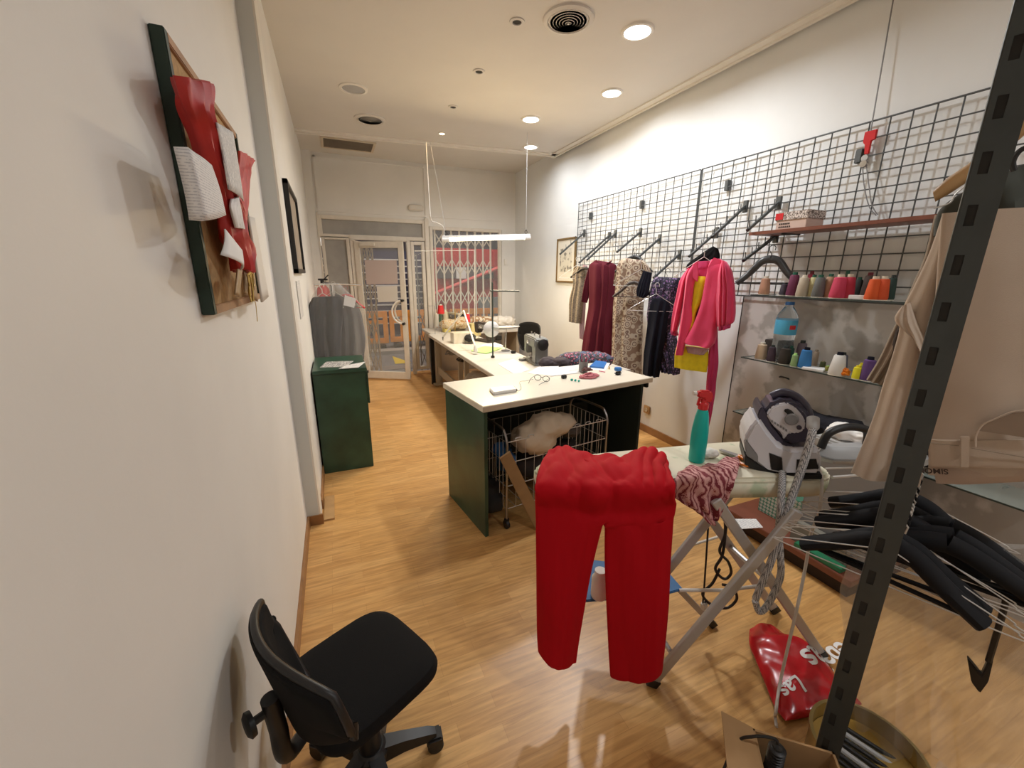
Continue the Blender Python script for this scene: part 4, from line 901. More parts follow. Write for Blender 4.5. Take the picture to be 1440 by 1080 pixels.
for a in ((195,838,748,58,(.60,.46,.32),'peach thread cone at the left end of the middle shelf',2.68,'cream',.75),
 (250,856,766,46,(.05,.03,.045),'dark plum cone in front of the water bottle',2.66,kt,.75),
 (320,863,764,58,(.035,.027,.02),'dark brown cone right of the water bottle',2.66,kt,.8),
 (349,860,765,36,(.015,.06,.04),'narrow dark green cone beside the dark brown one',2.72,gt,.85),
 (405,862,740,52,(.18,.14,.16),'mauve grey cone standing behind the blue cone',2.80,kt,.8),
 (373,885,812,34,(.25,.38,.16),'small light green spool in front of the blue cone',2.645,'lime',.8),
 (432,880,768,64,(.03,.17,.42),'bright blue cone with a dark blue tip',2.67,'navyfab',.72),
 (489,858,764,28,(.32,.24,.17),'thin tan tube spool right of the blue cone',2.76,'tweed',.95),
 (537,855,812,28,(.08,.09,.03),'small olive spool behind the white card',2.76,'tweed',.9),
 (562,884,852,26,(.28,.27,.05),'tiny yellow green spool by the white cone',2.70,'lime',.9),
 (608,917,792,78,(.68,.66,.62),'big white cone with a dark blue tip',2.65,'navyfab',.66),
 (630,890,790,60,(.13,.13,.17),'dark slate cone hidden behind the white cone',2.80,kt,.7),
 (720,922,848,44,(.72,.66,.02),'fluorescent yellow spool near the coat',2.65,'yellow',.85),
 (738,900,826,26,(.55,.55,.04),'second smaller yellow spool behind the first',2.74,'yellow',.85),
 (772,938,808,64,(.10,.045,.17),'purple cone at the right end beside the coat',2.665,'navyfab',.8)):
    cone(a[0],a[1],a[2],a[3],a[4],a[5]+' on the middle glass shelf' if 'shelf' not in a[5] else a[5],a[6],Z2,a[7],a[8],group=G2)
strips(V((2.66,pX(1191,515,2.66).y,Z2+.004)),9,.034,.05,'orange','thread_tangle','tangled orange thread right of the white cone','thread',11,.006)
tag(MB().box(V((2.67,pX(1147,509,2.67).y,Z2+.008)),(.09,.11,.014),rot=.3,bev=.002).build('card_stack','paper'),'stack of white cards lying on the middle glass shelf','cards')
tag(MB().bb((2.74,pX(1083,480,2.74).y-.03,Z2+.001),(2.84,pX(1083,480,2.74).y+.04,Z2+.13),bev=.003).build('dark_box',plain('dark_brown_card',(.035,.028,.025),.6)),'dark brown box behind the peach cone and bottle','box')
# water bottle
bb_=pX(1097,505,2.72); c=V((2.72,bb_.y,Z2+.0005)); dep=(c-CAM).dot(cf); sc_=dep/FPX; hB=(pX(1102,424,2.72).z-Z2)
t=thing('water_bottle',c,'large clear water bottle with blue cap and label','bottle'); R_=13*sc_
MB().lathe([(0,.004),(R_*.8,0),(R_,.012),(R_*.97,hB*.18),(R_,hB*.3),(R_*.95,hB*.38),(R_,hB*.45),(R_,hB*.72),(R_*.9,hB*.79),(R_*.5,hB*.9),(R_*.36,hB*.93),(R_*.36,hB*.97)],c,28).build('bottle_body','pet',t)
lab_=MB().lathe([(R_*1.01,hB*.47),(R_*1.02,hB*.48),(R_*1.02,hB*.70),(R_*1.01,hB*.71)],c,28).build('label','bluel',t)
for k in range(1): 
    mb=MB(); a0=math.atan2(-c.y,-c.x)+.35
    for j in range(5):
        w0=a0+.13*j
        mb.add([c+V((math.cos(q)*R_*1.03,math.sin(q)*R_*1.03,zz)) for q,zz in ((w0,hB*.56),(w0+.13,hB*.56),(w0+.13,hB*.63),(w0,hB*.63))],[(0,1,2,3)])
    mb.build('red_emblem','redp',lab_)
MB().lathe([(R_*.42,hB*.95),(R_*.43,hB*.955),(R_*.42,hB*1.0),(0,hB*1.0)],c,20).build('cap','blue',t)
# dark handle on the panel
q=pX(1103,531,2.8875); tag(MB().tube(curve([q+V((0,.035,-.004)),q+V((-.012,.02,.004)),q+V((-.012,-.02,.004)),q+V((0,-.035,-.004))]),.005).build('pull_handle','black'),'small dark pull handle on the grey wall panel','handle')
# lowest shelf: black box, navy clothes, white papers
q=pX(1068,600,2.66); 
tag(MB().bb((2.64,pX(1118,580,2.66).y,Z3+.001),(2.84,pX(1068,590,2.66).y,Z3+.115),bev=.004).build('black_box','black'),'flat black box on the lowest glass shelf left of the clothes','box')
heap('navy_garment',[(2.72,1.62,Z3+.06),(2.72,1.45,Z3+.07),(2.74,1.28,Z3+.07)],[.085,.085,.09],plain('black_navy_cloth',(.012,.012,.02),.9),'folded black navy clothes on the lowest glass shelf','garment',21,.015)
heap('navy_garment',[(2.74,1.12,Z3+.08),(2.74,.95,Z3+.08)],[.09,.09],plain('black_cloth_two',(.014,.013,.016),.9),'black clothes at the shelf\'s right end behind the coat hem','garment',22,.015)
# grey case with white papers in front (on the plinth)
# ================================================================ RED PLINTH
t=thing('display_plinth',(2.56,.9,0),'low red brown display plinth along the right wall','plinth')
MB().bb((2.245,.92,.085),(2.887,1.66,.12),bev=.003).build('top_board','redwood',t); MB().bb((2.285,.94,0),(2.887,1.62,.085)).build('kick_board',plain('dark_kick',(.03,.015,.01),.7),t)
def pbox(name,q,x0,x1,za,zb,m,label,cat): 
    ys=[pX(*p,x0).y for p in q]; return tag(MB().bb((x0,min(ys),za),(x1,max(ys),zb),bev=.003).build(name,m),label,cat)
tag(MB().bb((2.42,1.30,.1205),(2.64,1.56,.31),bev=.004).build('patterned_box','check'),'white box with green check print on the red plinth','box')
flat('leaflet',[(1032,730),(1063,730),(1073,742),(1043,744)],.1205,'paperh','printed leaflet lying on the red plinth','leaflet',.002)
MB
tag(MB().bb((2.315,1.0,.1205),(2.362,1.28,.24),bev=.004).build('grey_box',plain('grey_green_card',(.19,.18,.15),.7)),'grey cardboard box right of the check box on the plinth','box')
for k,(m_,l) in enumerate(((plain('cover_green',(.02,.17,.08),.4),'green book lying at the plinth\'s front end'),)):
    tag(MB().box(V((2.285,1.10-.22*k,.1345)),(.05,.24,.026),rot=0,bev=.002).build('book',m_),l,'book')
# grey storage case behind the iron, papers on top
t=thing('storage_case',(2.48,1.12,.12),'grey plastic case standing behind the steam iron','case')
MB().bb((2.37,.90,.1205),(2.60,1.285,.70),bev=.012).build('case_body','grey',t); MB().bb((2.36,.89,.701),(2.61,1.295,.755),bev=.010).build('case_lid','lgrey',t)
heap('white_cloth',[(2.46,1.20,.79),(2.48,1.10,.79)],[.07,.07],'paper','crumpled white cloth on top of the grey case','cloth',23,.02)
# ================================================================ SEWING BENCHES
BZ=.76
def sew_table(x0,x1,ya,yb,label):
    t=thing('sewing_table',((x0+x1)/2,(ya+yb)/2,0),label,'sewing table')
    MB().bb((x0,ya,BZ-.04),(x1,yb,BZ),bev=.004).build('table_top','bench',t)
    for y in (ya+.12,yb-.12):
        mb=MB(); mb.bb((x0+.07,y-.025,.05),(x0+.12,y+.025,BZ-.04),bev=.004); mb.build('leg','benchleg',t)
        MB().bb((x1-.12,y-.025,.05),(x1-.07,y+.025,BZ-.04),bev=.004).build('leg','benchleg',t)
        MB().bb((x0+.02,y-.03,.02),(x1-.02,y+.03,.055),bev=.006).build('foot_bar','benchleg',t)
    MB().bb((x0+.09,ya+.12,.20),(x0+.11,yb-.12,.30)).build('stretcher','benchleg',t)
    MB().bb((x0+.2,(ya+yb)/2-.2,.08),(x0+.5,(ya+yb)/2+.2,.10)).build('treadle','black',t)
    return t
sew_table(1.20,1.82,3.02,4.46,'grey topped sewing table nearest the cream cutting counter')
sew_table(1.20,1.82,4.47,5.90,'sewing table with dark leg nearest the shop window')
t=thing('side_table',(1.95,6.2,0),'low table below the shop window heaped with cloth','table')
MB().bb((1.24,5.93,BZ-.035),(2.72,6.60,BZ),bev=.004).build('table_top','bench',t)
for x in (1.38,2.66): MB().bb((x-.025,6.0,0),(x+.025,6.5,BZ-.035)).build('end_panel','benchleg',t)
MB().bb((1.215,5.86,0.02),(1.27,5.90,.72)).build('dark_post','black',WLt:=bpy.data.objects['sewing_table.001'])
def bzp(x,y,z=BZ): return pz(x,y,z+.001)
def smach(c,ang,s,m,label,wheel='chrome',head='grey',th=.055,hd=.13):
    """sewing machine: bed, column, arm, head, wheel, needle bar"""
    a=math.radians(ang); u=V((math.cos(a),math.sin(a),0)); n=V((-u.y,u.x,0)); c=V(c)
    t=thing('sewing_machine',c,label,'sewing machine')
    def P(x,y,z): return c+(u*x+n*y+V((0,0,z)))*s
    def bx_(x0,x1,y0,y1,z0,z1,bev): return MB().ext([P(x0,y0,z0),P(x1,y0,z0),P(x1,y1,z0),P(x0,y1,z0)],V((0,0,(z1-z0)*s)),bev=bev*s)
    bx_(-.21,.21,-.085,.085,0,.025,.006).build('bed',m,t)
    pr=[(-.20,.20),(-.21,.29),(-.19,.305),(.17,.30),(.20,.28),(.20,.02),(.085,.02),(.075,.17),(.05,.19),(-.10,.19),(-.115,hd),(-.19,hd)]
    MB().ext([P(x,-th,z) for x,z in pr],n*2*th*s,bev=.012*s).build('arm_body',m,t)
    MB().ext([P(x,-th-.002,z) for x,z in ((-.09,.205),(.17,.205),(.17,.275),(-.09,.275))],n*-.004*s).build('face_plate',head,t)
    MB().lathe([(.0,0),(.05,0),(.055,.006),(.055,.022),(.045,.03),(0,.03)],P(.205,0,.235),24,u).build('hand_wheel',wheel,t)
    MB().tube([P(-.155,0,.13),P(-.155,0,.03)],.006*s,8).build('needle_bar','chrome',t)
    MB().ext([P(-.17,-.02,.03),P(-.14,-.02,.03),P(-.14,.02,.03),P(-.17,.02,.03)],V((0,0,.006*s))).build('presser_foot','chrome',t)
    mb=MB()
    for x in (-.15,-.05,.12): mb=MB().cyl(P(x,0,.30),P(x,0,.335),.008*s,10).build('spool_pin','steel',t)
    MB().lathe([(0,0),(.018,0),(.02,.012),(.012,.02),(0,.02)],P(-.02,-th-.002,.24),16,-n).build('tension_dial','chrome',t)
    return t
smach(bzp(753,509),-96,.86,plain('machine_grey',(.20,.20,.19),.4),'grey sewing machine at the near end of the bench','black',th=.075,hd=.09)
smach(bzp(682,480),-68,.80,plain('machine_brown_black',(.055,.045,.04),.4),'dark brown sewing machine standing mid bench','trimw','grey')
smach(bzp(640,463),-68,.85,plain('machine_cream',(.55,.48,.34),.45),'cream sewing machine at the far end of the bench','black')
tag(MB().ext([bzp(662,494)+V((0,0,.003)),bzp(682,487)+V((0,0,.003)),bzp(706,490)+V((0,0,.003)),bzp(684,498)+V((0,0,.003))],(0,0,.004)).build('fabric_sheet','lime'),'light green sheet lying at the bench edge','fabric')
# dark post with a cross arm and a tray stand
b=bzp(693,503); th_=pv(694,397,(b.x,b.y),0).z
t=thing('thread_stand',b,'tall dark green thread stand with a short cross arm','thread stand')
MB().cyl(b,V((b.x,b.y,th_)),.009,10).build('pole',plain('dark_green_pole',(.06,.075,.06),.5),t)
q=pv(694,409,(b.x,b.y),0); q2=pv(730,409.5,(b.x,b.y),0); MB().tube([q-(q2-q)*.12,q2],.009,8).build('cross_arm',plain('brown_green_arm',(.10,.10,.08),.5),t); MB().lathe([(0,0),(.02,0),(.02,.02),(0,.02)],b,12).build('clamp','black',t)
b=bzp(711,493); tp=pv(712,460,(b.x,b.y),0)
t=thing('spool_stand',b,'white spool stand with an oval tray on a thin pole','spool stand')
MB().cyl(b,tp,.006,8).build('pole','chrome',t); MB().lathe([(0,0),(.05,0),(.05,.008),(0,.01)],b,18).build('base','grey',t)
mb=MB(); mb.lathe([(0,-.004),(.125,-.004),(.13,.006),(.125,.004),(0,.003)],(0,0,0),28); mb.v=[tp+V((p.x*1.25,p.y*.62,p.z)) for p in mb.v]; mb.build('tray','lgrey',t)
for dx in (-.1,.08): MB().cyl(tp+V((dx,0,0)),tp+V((dx,0,.13)),.004,8).build('spindle','creamedge',t)
cpt=pv(690,463,(b.x,b.y),0)+V((0,.12,0)); 
t=tag(MB().lathe([(0,0),(.085,0),(.09,.008),(.07,.02),(0,.024)],pv(691,463,(1.62,4.3),0),28,(-.4,-.85,.15)).build('round_plate','white'),'white round disc standing behind the tall dark green pole','disc')
# bent white lamp arm clamped on the bench
l0=bzp(623,479); 
t=thing('clamp_lamp',l0,'white jointed lamp arm clamped to the bench edge','lamp')
pp=[l0+V((0,0,-.05)),l0+V((0,0,.05)),pv(652,437,(1.35,5.0),0),pv(668,487,(1.3,4.2),0)]
MB().tube(pp[:2],.012,8).build('clamp','chrome',t); MB().tube([pp[1],pp[2]],.011,8).build('lower_arm','trimw',t)
MB().tube([pp[2],pp[3]],.011,8).build('upper_arm','trimw',t); MB().lathe([(.010,0),(.014,.0),(.028,.06),(.026,.06),(.0,.010)],pp[3],18,(0.1,0,-1)).build('lamp_head','trimw',t)
# beige pole, thin guide rod
b=bzp(640,479); t=thing('thread_guide',b,'slim beige pole with a long thin guide rod on the bench','thread guide')
tp=pv(640,434,(b.x,b.y),0); MB().cyl(b,tp,.006,8).build('pole','gold2',t)
r1=pv(668,430,(1.5,5.6),0); tag(MB().tube([(lambda q:V((q.x,q.y,BZ)))(pv(667,432,(1.55,5.7),0)),pv(667,352,(1.55,5.7),0),pv(583,353,(1.55,5.7),0)],.005,6).build('guide_rod','trimw'),'thin white bent rod reaching across in front of the gate','rod')
b=bzp(612,470); tag(MB().tube([b,pv(611,430,(b.x,b.y),0),pv(600,430,(b.x,b.y),0)],.005,6).build('guide_rod','steel'),'short steel bent rod at the far bench corner','rod')
def spool(px_,py_,ytop,wpx,col,label,zb=BZ,Y=None,taper=.7):
    c=pz(px_,py_,zb+.001) if Y is None else pY(px_,py_,Y); 
    k=(c-CAM).dot(cf)/FPX; h=max(.03,pv(px_,ytop,(c.x,c.y),0).z-c.z); r=wpx*k/2; mm=CM.setdefault(col,mat('thread_%d'%len(CM),col,.75))
    t=thing('thread_cone',c,label,'thread cone','thread cones on the sewing bench'); MB().lathe([(0,0),(r,0),(r,.008),(r*taper,h*.9),(0,h*.9)],c,18).build('wound_thread',mm,t); (MB().cyl(V((c.x,c.y,BZ)),c,.004,6).build('spindle','steel',t) if Y else None); MB().lathe([(r*taper*.6,h*.88),(r*.3,h),(0,h)],c,12).build('cone_tip','cream',t)
spool(614,459,440,8,(.66,.62,.52),'white cone at the far corner of the bench',Y=6.3)
spool(620,456,438,6,(.04,.10,.05),'dark green cone at the far corner of the bench',Y=6.3)
spool(627,458,436,9,(.62,.55,.38),'cream cone beside the dark green one',Y=6.3)
spool(620,441,428,10,(.55,.02,.02),'bright red cone high at the window side',Y=6.0)
spool(658,453,440,7,(.50,.02,.03),'crimson cone standing on the cream machine side',Y=5.3)
for q,m_,l,y in (((638,478,666,462),'cream','cream box with yellow front on the far bench',4.95),((663,466,676,449),'yellow','pale yellow box behind the cream one',5.5)):
    a_=pY(q[0],q[1],y); c_=pY(q[2],q[3],y); z_=BZ+.001
    tag(MB().bb((a_.x,y,z_),(c_.x,y+.16,z_+max(.05,c_.z-a_.z)),bev=.004).build('storage_box',m_ if m_=='cream' else plain('pale_yellow_card',(.55,.46,.2),.7)),l,'box')
for q,w_,h_,m_,l in (((628,467),.10,.05,'yellow','flat yellow pack beside the far thread cones'),((652,478),.10,.035,'offw','flat white pack at the bench edge under the clamp lamp'),((700,478),.09,.06,'blackm','small black box behind the spool stand'),((722,497),.05,.03,'black','black gadget right of the spool stand base'),((735,507),.07,.02,'grey','flat grey tool at the foot of the grey machine')):
    tag(MB().box(bzp(*q)+V((0,0,h_/2)),(w_,w_*.8,h_),rot=.3,bev=.006).build('small_pack',m_ if m_!='yellow' else plain('yellow_pack',(.6,.5,.15),.6)),l,'box')
flat('pattern_paper',[(700,512),(722,505),(745,520),(724,527)],BZ+.001,'paperh','grey printed paper on the near bench end before the grey machine','paper',.0015)
flat('pattern_paper',[(676,486),(694,481),(708,486),(690,490)],BZ+.0012,'paper','white paper in the middle of the bench behind the green sheet','paper',.0015)
def hp(px_,py_,Y,r): return pY(px_,py_,Y),r
def heap_px(name,L,m,label,cat,seed,amp=.03):
    return heap(name,[pY(a,b,y) for a,b,y,r in L],[r for *_,r in L],m,label,cat,seed,amp)
SZ=BZ
heap('cloth_heap',[(1.55,6.1,SZ+.10),(1.75,6.12,SZ+.12)],[.12,.13],vor('pale_orange_cloth',[(.60,.44,.22),(.62,.52,.36),(.45,.24,.09)],22),'pale orange cloth heap below the shop window','cloth',31)
heap('cloth_heap',[(2.0,6.12,SZ+.12),(2.18,6.15,SZ+.12)],[.13,.12],vor('cream_brown_print',[(.62,.55,.42),(.35,.2,.1)],16),'cream and brown printed cloth heap mid window table','cloth',32)
heap('cloth_heap',[(2.38,6.1,SZ+.12),(2.52,6.1,SZ+.11)],[.13,.12],'fluff','black and white patterned cloth heap at the window table\'s right end','cloth',33)
heap('dark_cloth',[(1.52,4.9,BZ+.07),(1.55,5.05,BZ+.07)],[.07,.07],'blackm','dark cloth between the cream and brown machines','cloth',34)
# bag and cloth by the grey machine
heap('printed_bag',[(1.92,3.20,BZ+.085),(2.06,3.14,BZ+.09),(2.22,3.10,BZ+.08)],[.085,.10,.09],'bagp','multicoloured printed fabric bag behind the cutting counter','bag',35,.02)
heap('dark_cloth',[(1.72,3.2,BZ+.07),(1.80,3.12,BZ+.08)],[.08,.08],plain('brown_violet_cloth',(.06,.045,.05),.9),'dark cloth between the grey machine and printed bag','cloth',36,.02)
t=thing('back_table',(2.1,3.1,0),'small side table under the printed bag','table')
MB().bb((1.84,2.95,BZ-.03),(2.45,3.30,BZ),bev=.003).build('table_top','bench',t); 
for x in (1.9,2.4): MB().bb((x-.02,3.22,0),(x+.02,3.27,BZ-.03)).build('leg','benchleg',t)
heap('hanging_cloth',[(1.32,3.9,.55),(1.32,4.05,.50),(1.32,3.75,.58)],[.10,.12,.08],'beiged','beige cloth bundle slung under the near sewing table','cloth',37)
strips(V((1.30,5.05,.60)),7,.10,.08,'grey','cable_tangle','grey cable tangle hanging under the far sewing table','cable',12,.006)
strips(V((1.3,4.5,.62)),5,.09,.08,'blackm','cable_tangle','black cable tangle hanging where the two tables meet','cable',13,.006)
# ---------------------------------------------------------------- office chairs
def office_chair(c,fdir,label,seatz,bz0,bz1,bc,R=.24,parts=True,swd=.42):
    f=V((math.cos(fdir),math.sin(fdir),0)); w=V((f.y,-f.x,0)); c=V(c)
    t=thing('office_chair',(c.x,c.y,0),label,'office chair')
    rings=[]
    for zz,sc_ in ((-.055,.70),(-.05,.9),(-.03,.985),(-.008,1.0),(.010,.96),(.018,.86),(.020,.6),(.020,.25)):
        ring=[]
        for k in range(40):
            a=2*PI*k/40; ca,sa=math.cos(a),math.sin(a); ex=.45
            x=math.copysign(abs(ca)**ex,ca)*swd/2*sc_; y=math.copysign(abs(sa)**ex,sa)*swd*.47*sc_
            ring.append(c+f*x+w*y+V((0,0,seatz+zz-.015*(abs(x)/(swd/2))**3*(1 if x>0 else -.3))))
        rings.append(ring)
    MB().loft(rings).build('seat','blackfab',t)
    B=V(bc); rows=[];n1,n2=18,12
    def bp(i,j):
        s=(i/n1-.5)*2; h=j/n2; ww=.205*(1-.52*(max(0.,.62-h)/.62)**2-.10*(max(0.,h-.62)/.38)**3)
        return V((B.x,B.y,0))+w*(s*ww)+f*(.055*s*s-.05*h+.035*math.sin(PI*h)*0)+V((0,0,bz0+(bz1-bz0)*h-.03*abs(s)**3*(1 if h>.5 else -1)))
    br_=MB().grid([[bp(i,j) for i in range(n1+1)] for j in range(n2+1)]).build('backrest','blackfab',t,solid=.032,sub=1)
    rim=[bp(i,0) for i in range(n1+1)]+[bp(n1,j) for j in range(1,n2+1)]+[bp(i,n2) for i in range(n1-1,-1,-1)]+[bp(0,j) for j in range(n2-1,0,-1)]
    MB().tube(rim,.009,10,closed=True).build('backrest_rim','black',br_)
    mid=V((B.x,B.y,0))-f*.03
    MB().tube(curve([c+V((0,0,seatz-.07))-f*.05,c+V((0,0,seatz-.06))-f*.16,mid+V((0,0,bz0-.03))-f*.012,mid+V((0,0,bz0+.06))-f*.02,mid+V((0,0,bz0+.15))-f*.025]),.019,14).build('back_bracket','black',t)
    kb=mid+V((0,0,(bz0+bz1)/2-.02))-f*.02
    MB().tube([kb,kb-f*.045],.009,8).build('knob_stem','black',t)
    MB().lathe([(0,0),(.026,.002),(.028,.012),(.02,.018),(0,.018)],kb-f*.04,16,-f).build('adjust_knob','black',t)
    MB().lathe([(.035,.09),(.035,.20),(.025,.21),(.022,seatz-.09),(.05,seatz-.08),(.05,seatz-.06),(0,seatz-.06)],(c.x,c.y,0),20).build('gas_column','black',t)
    MB().lathe([(0,.06),(.05,.06),(.055,.11),(.04,.125),(0,.125)],(c.x,c.y,0),20).build('base_hub','black',t)
    for k in range(5):
        a=math.radians(-2+72*k); d=V((math.cos(a),math.sin(a),0)); s=V((-d.y,d.x,0)); o=V((c.x,c.y,0)); rings=[]
        for r_,wd,z0,z1 in ((.03,.03,.065,.12),(R*.5,.024,.07,.11),(R*.9,.020,.065,.092),(R*1.02,.016,.062,.082)):
            rings.append([o+d*r_+s*wd+V((0,0,z0)),o+d*r_+s*wd*.8+V((0,0,z1)),o+d*r_-s*wd*.8+V((0,0,z1)),o+d*r_-s*wd+V((0,0,z0))])
        arm_=MB().loft(rings).build('base_arm','black',t)
        e=o+d*R
        if e.x>XL+.06 or True:
            MB().lathe([(.006,-.024),(.024,-.023),(.0275,-.018),(.0275,-.005),(.012,-.003),(.012,.003),(.0275,.005),(.0275,.018),(.024,.023),(.006,.024)],e+V((0,0,.0285)),16,s).build('castor','black',arm_)
            MB().ext([e-s*.026+V((0,0,.04))-d*.03,e+s*.026+V((0,0,.04))-d*.03,e+s*.026+V((0,0,.04))+d*.025,e-s*.026+V((0,0,.04))+d*.025],(0,0,.03),bev=.006).build('castor_hood','black',arm_)
    return t
office_chair((-.03,1.08,0),math.radians(27),'black office chair in the foreground against the left wall',.44,.55,.83,(-.165,.865,0),R=.205,swd=.385)
office_chair((2.22,4.95,0),math.radians(200),'black office chair pushed in behind the sewing bench',.46,.58,.97,(2.40,5.02,0),R=.26)
# ================================================================ IRONING BOARD
F0=V((.967,1.011,0)); BA=math.radians(-20.5); bu=V((math.cos(BA),math.sin(BA),0)); bn=V((-bu.y,bu.x,0)); IZ=.90
def ib(u,v,z=IZ): return F0+bu*u+bn*v+V((0,0,z))
t=thing('ironing_board',ib(.15,.16,0),'ironing board with pale printed cover and crossed grey legs','ironing board')
ol=[(-.15,.004),(.60,.0),(.66,.01),(.70,.05),(.71,.12),(.71,.26),(.68,.33),(.60,.355),(.40,.335),(-.08,.255),(-.26,.215),(-.36,.18),(-.40,.13),(-.40,.095),(-.36,.055),(-.27,.02)]
MB().ext([ib(u,v,IZ-.035) for u,v in ol],(0,0,.035),bev=.012,seg=3).build('padded_cover','cover',t)
mb=MB(); n=len(ol); C_=(.15,.165)
mb.loft([[ib(C_[0]+(u-C_[0])*k,C_[1]+(v-C_[1])*k,IZ-z) for u,v in ol] for z,k in ((.02,.997),(.045,1.0),(.075,.985))],False,False); mb.build('cover_skirt','cover',t,solid=.004)
def bar(a,b,wd,th,name,m,par,foot=True):
    a=V(a);b=V(b); d=(b-a).normalized(); s=d.cross(bn).normalized(); rings=[]
    for p in (a,b): rings.append([p+s*wd+bn*th,p+s*wd-bn*th,p-s*wd-bn*th,p-s*wd+bn*th])
    o=MB().loft(rings).build(name,m,par,angle=20)
    md=o.modifiers.new('round','BEVEL'); md.width=.005; md.segments=2
    if foot: 
        f_=b-d*.03
        MB().loft([[p+s*wd*1.15+bn*th*1.3,p+s*wd*1.15-bn*th*1.3,p-s*wd*1.15-bn*th*1.3,p-s*wd*1.15+bn*th*1.3] for p in (f_,b+d*.004)]).build('rubber_foot','black',o)
    return o
la=pz(1006,703,IZ-.06); lf=V((1.797,.77,.012)); bar(la,lf,.019,.010,'leg','silver',t); sh=V((.05,.245,0)); bar(la+sh,lf+sh,.019,.010,'leg','silver',t)
lb=pz(1122,718,IZ-.07); lf2=V((1.024,.957,.012)); bar(lb,lf2,.020,.010,'leg','silver',t); bar(lb+sh,lf2+sh*1.1,.020,.010,'leg','silver',t)
bar(V((1.22,1.20,.34)),V((1.495,1.07,.012)),.014,.008,'brace_leg','silver',t)
MB().tube([lf2.lerp(lb,.18),(lf2+sh*1.1).lerp(lb+sh,.18)],.010,8).build('cross_tube','silver',t); MB().tube([la.lerp(lf,.5),la.lerp(lf,.5)+sh],.010,8).build('cross_tube','silver',t)
MB().tube([pz(955,772,.42),pz(1010,755,.42)],.006,8).build('stay_rod','trimw',t)
ty=.36
MB().ext([pz(822,848,ty),pz(834,790,ty),(pz(936,803,ty)),pz(960,831,ty),pz(935,838,ty)],(0,0,.012),bev=.003).build('blue_tray','bluefab',t)
MB().tube([pz(955,830,ty+.006),pz(1020,830,ty+.01),pz(1084,822,ty+.03)],.007,8).build('tray_rod','cord',t)
c=pz(842,838,ty+.0125); tag(MB().lathe([(0,0),(.030,0),(.032,.01),(.032,.085),(.022,.1),(.022,.12),(0,.12)],c,20).build('white_pot','offw'),'white pot standing on the blue tray below the board','pot')
# iron rest at the right end
mb=MB(); mb.tube([ib(.70,.04,IZ-.02),ib(.95,.05,IZ-.01),ib(.95,.30,IZ-.01),ib(.70,.30,IZ-.02)],.006,6)
for k in range(3): mb.tube([ib(.72,.1+.07*k,IZ-.015),ib(.95,.1+.07*k,IZ-.01)],.004,6)
mb.build('iron_rest','gal',t)
# --- red trousers draped over the board tip
def rowpts(P,n): 
    C=cr_spline([tuple(p) for p in P],12); L=[0]
    for a,b in zip(C,C[1:]): L.append(L[-1]+math.dist(a,b))
    out=[];j=0
    for i in range(n+1):
        s=L[-1]*i/n
        while j<len(L)-2 and L[j+1]<s: j+=1
        k=(s-L[j])/max(L[j+1]-L[j],1e-9); out.append((C[j][0]+(C[j+1][0]-C[j][0])*k,C[j][1]+(C[j+1][1]-C[j][1])*k))
    return out
FA=-20.5; fc=ib(.0,-.062,0); fc=(fc.x,fc.y); NC=44
hips=[('z',IZ+.012,[(772,640),(790,629),(812,638),(838,646),(866,647),(890,642),(908,635),(928,640),(940,650)]),
 ('z',IZ+.030,[(760,655),(788,648),(826,654),(868,657),(905,650),(938,660)]),
 ('z',IZ+.036,[(754,672),(790,668),(830,672),(868,674),(910,668),(944,676)]),
 ('z',IZ+.020,[(752,690),(790,688),(830,692),(868,690),(910,688),(947,690)]),
 ('v',0,[(752,708),(790,710),(830,714),(862,712),(910,712),(948,704)]),
 ('v',0,[(753,724),(790,726),(845,727),(880,728),(915,728),(946,722)])]
def P3(kind,z,q): return pz(q[0],q[1],z) if kind=='z' else pv(q[0],q[1],fc,FA)
fn=-bn
rows=[]
for kind,z,P in hips: rows.append([P3(kind,z,q) for q in rowpts(P,NC)])
# smooth between rows
def densify(rows,k): 
    out=[]
    cols=[cr_spline([tuple(r[i]) for r in rows],k) for i in range(len(rows[0]))]
    return [[V(cols[i][j]) for i in range(len(cols))] for j in range(len(cols[0]))]
legL=[[(753,724),(800,726),(845,727)],[(754,745),(800,748),(842,738)],[(755,790),(795,795),(831,790)],[(756,840),(790,845),(823,840)],[(757,885),(785,892),(815,890)],[(759,912),(780,926),(809,932)]]
legR=[[(845,727),(895,728),(946,722)],[(848,738),(895,745),(944,738)],[(849,790),(895,795),(940,790)],[(852,845),(895,850),(936,845)],[(855,900),(892,905),(931,900)],[(858,948),(895,949),(926,938)]]
hl=[[pv(*q,fc,FA) for q in rowpts(r,NC//2)] for r in legL]; hr=[[pv(*q,fc,FA) for q in rowpts(r,NC//2)] for r in legR]
# join crotch row with hips
top=densify(rows,5); L1=densify([rows[-2][:NC//2+1]]+[hl[0]]+hl[1:],7)[7:]; R1=densify([rows[-2][NC//2:]]+[hr[0]]+hr[1:],7)[7:]
def hb(sg): return .028*max(0.,1-abs(2*sg-1)**3)
def wrk(s,j,seed): return .008*noise.noise(V((s*4+seed,j*.09,seed)))+.005*noise.noise(V((s*11+seed,j*.05,2)))
for j,r in enumerate(top):
    q=j/(len(top)-1); g=max(0,(q-.45)/.55); g=g*g*(3-2*g)
    for i,p in enumerate(r):
        s=i/NC; r[i]=p+fn*(hb(s)*g+wrk(s*2,j-len(top),1)*(.4+.6*q))+V((0,0,(1-.7*q)*(.020*noise.noise(V((s*9+j*.12,j*.22,5)))+.014*(1-2*abs(noise.noise(V((s*13-j*.25,j*.10,9)))))+.012*math.sin(s*75+j*.3)*max(0,min(1,(s-.68)*6)))))+fn*(.045*q*(1-q)*(1-2*abs(noise.noise(V((s*9+j*.10,j*.07,3))))))
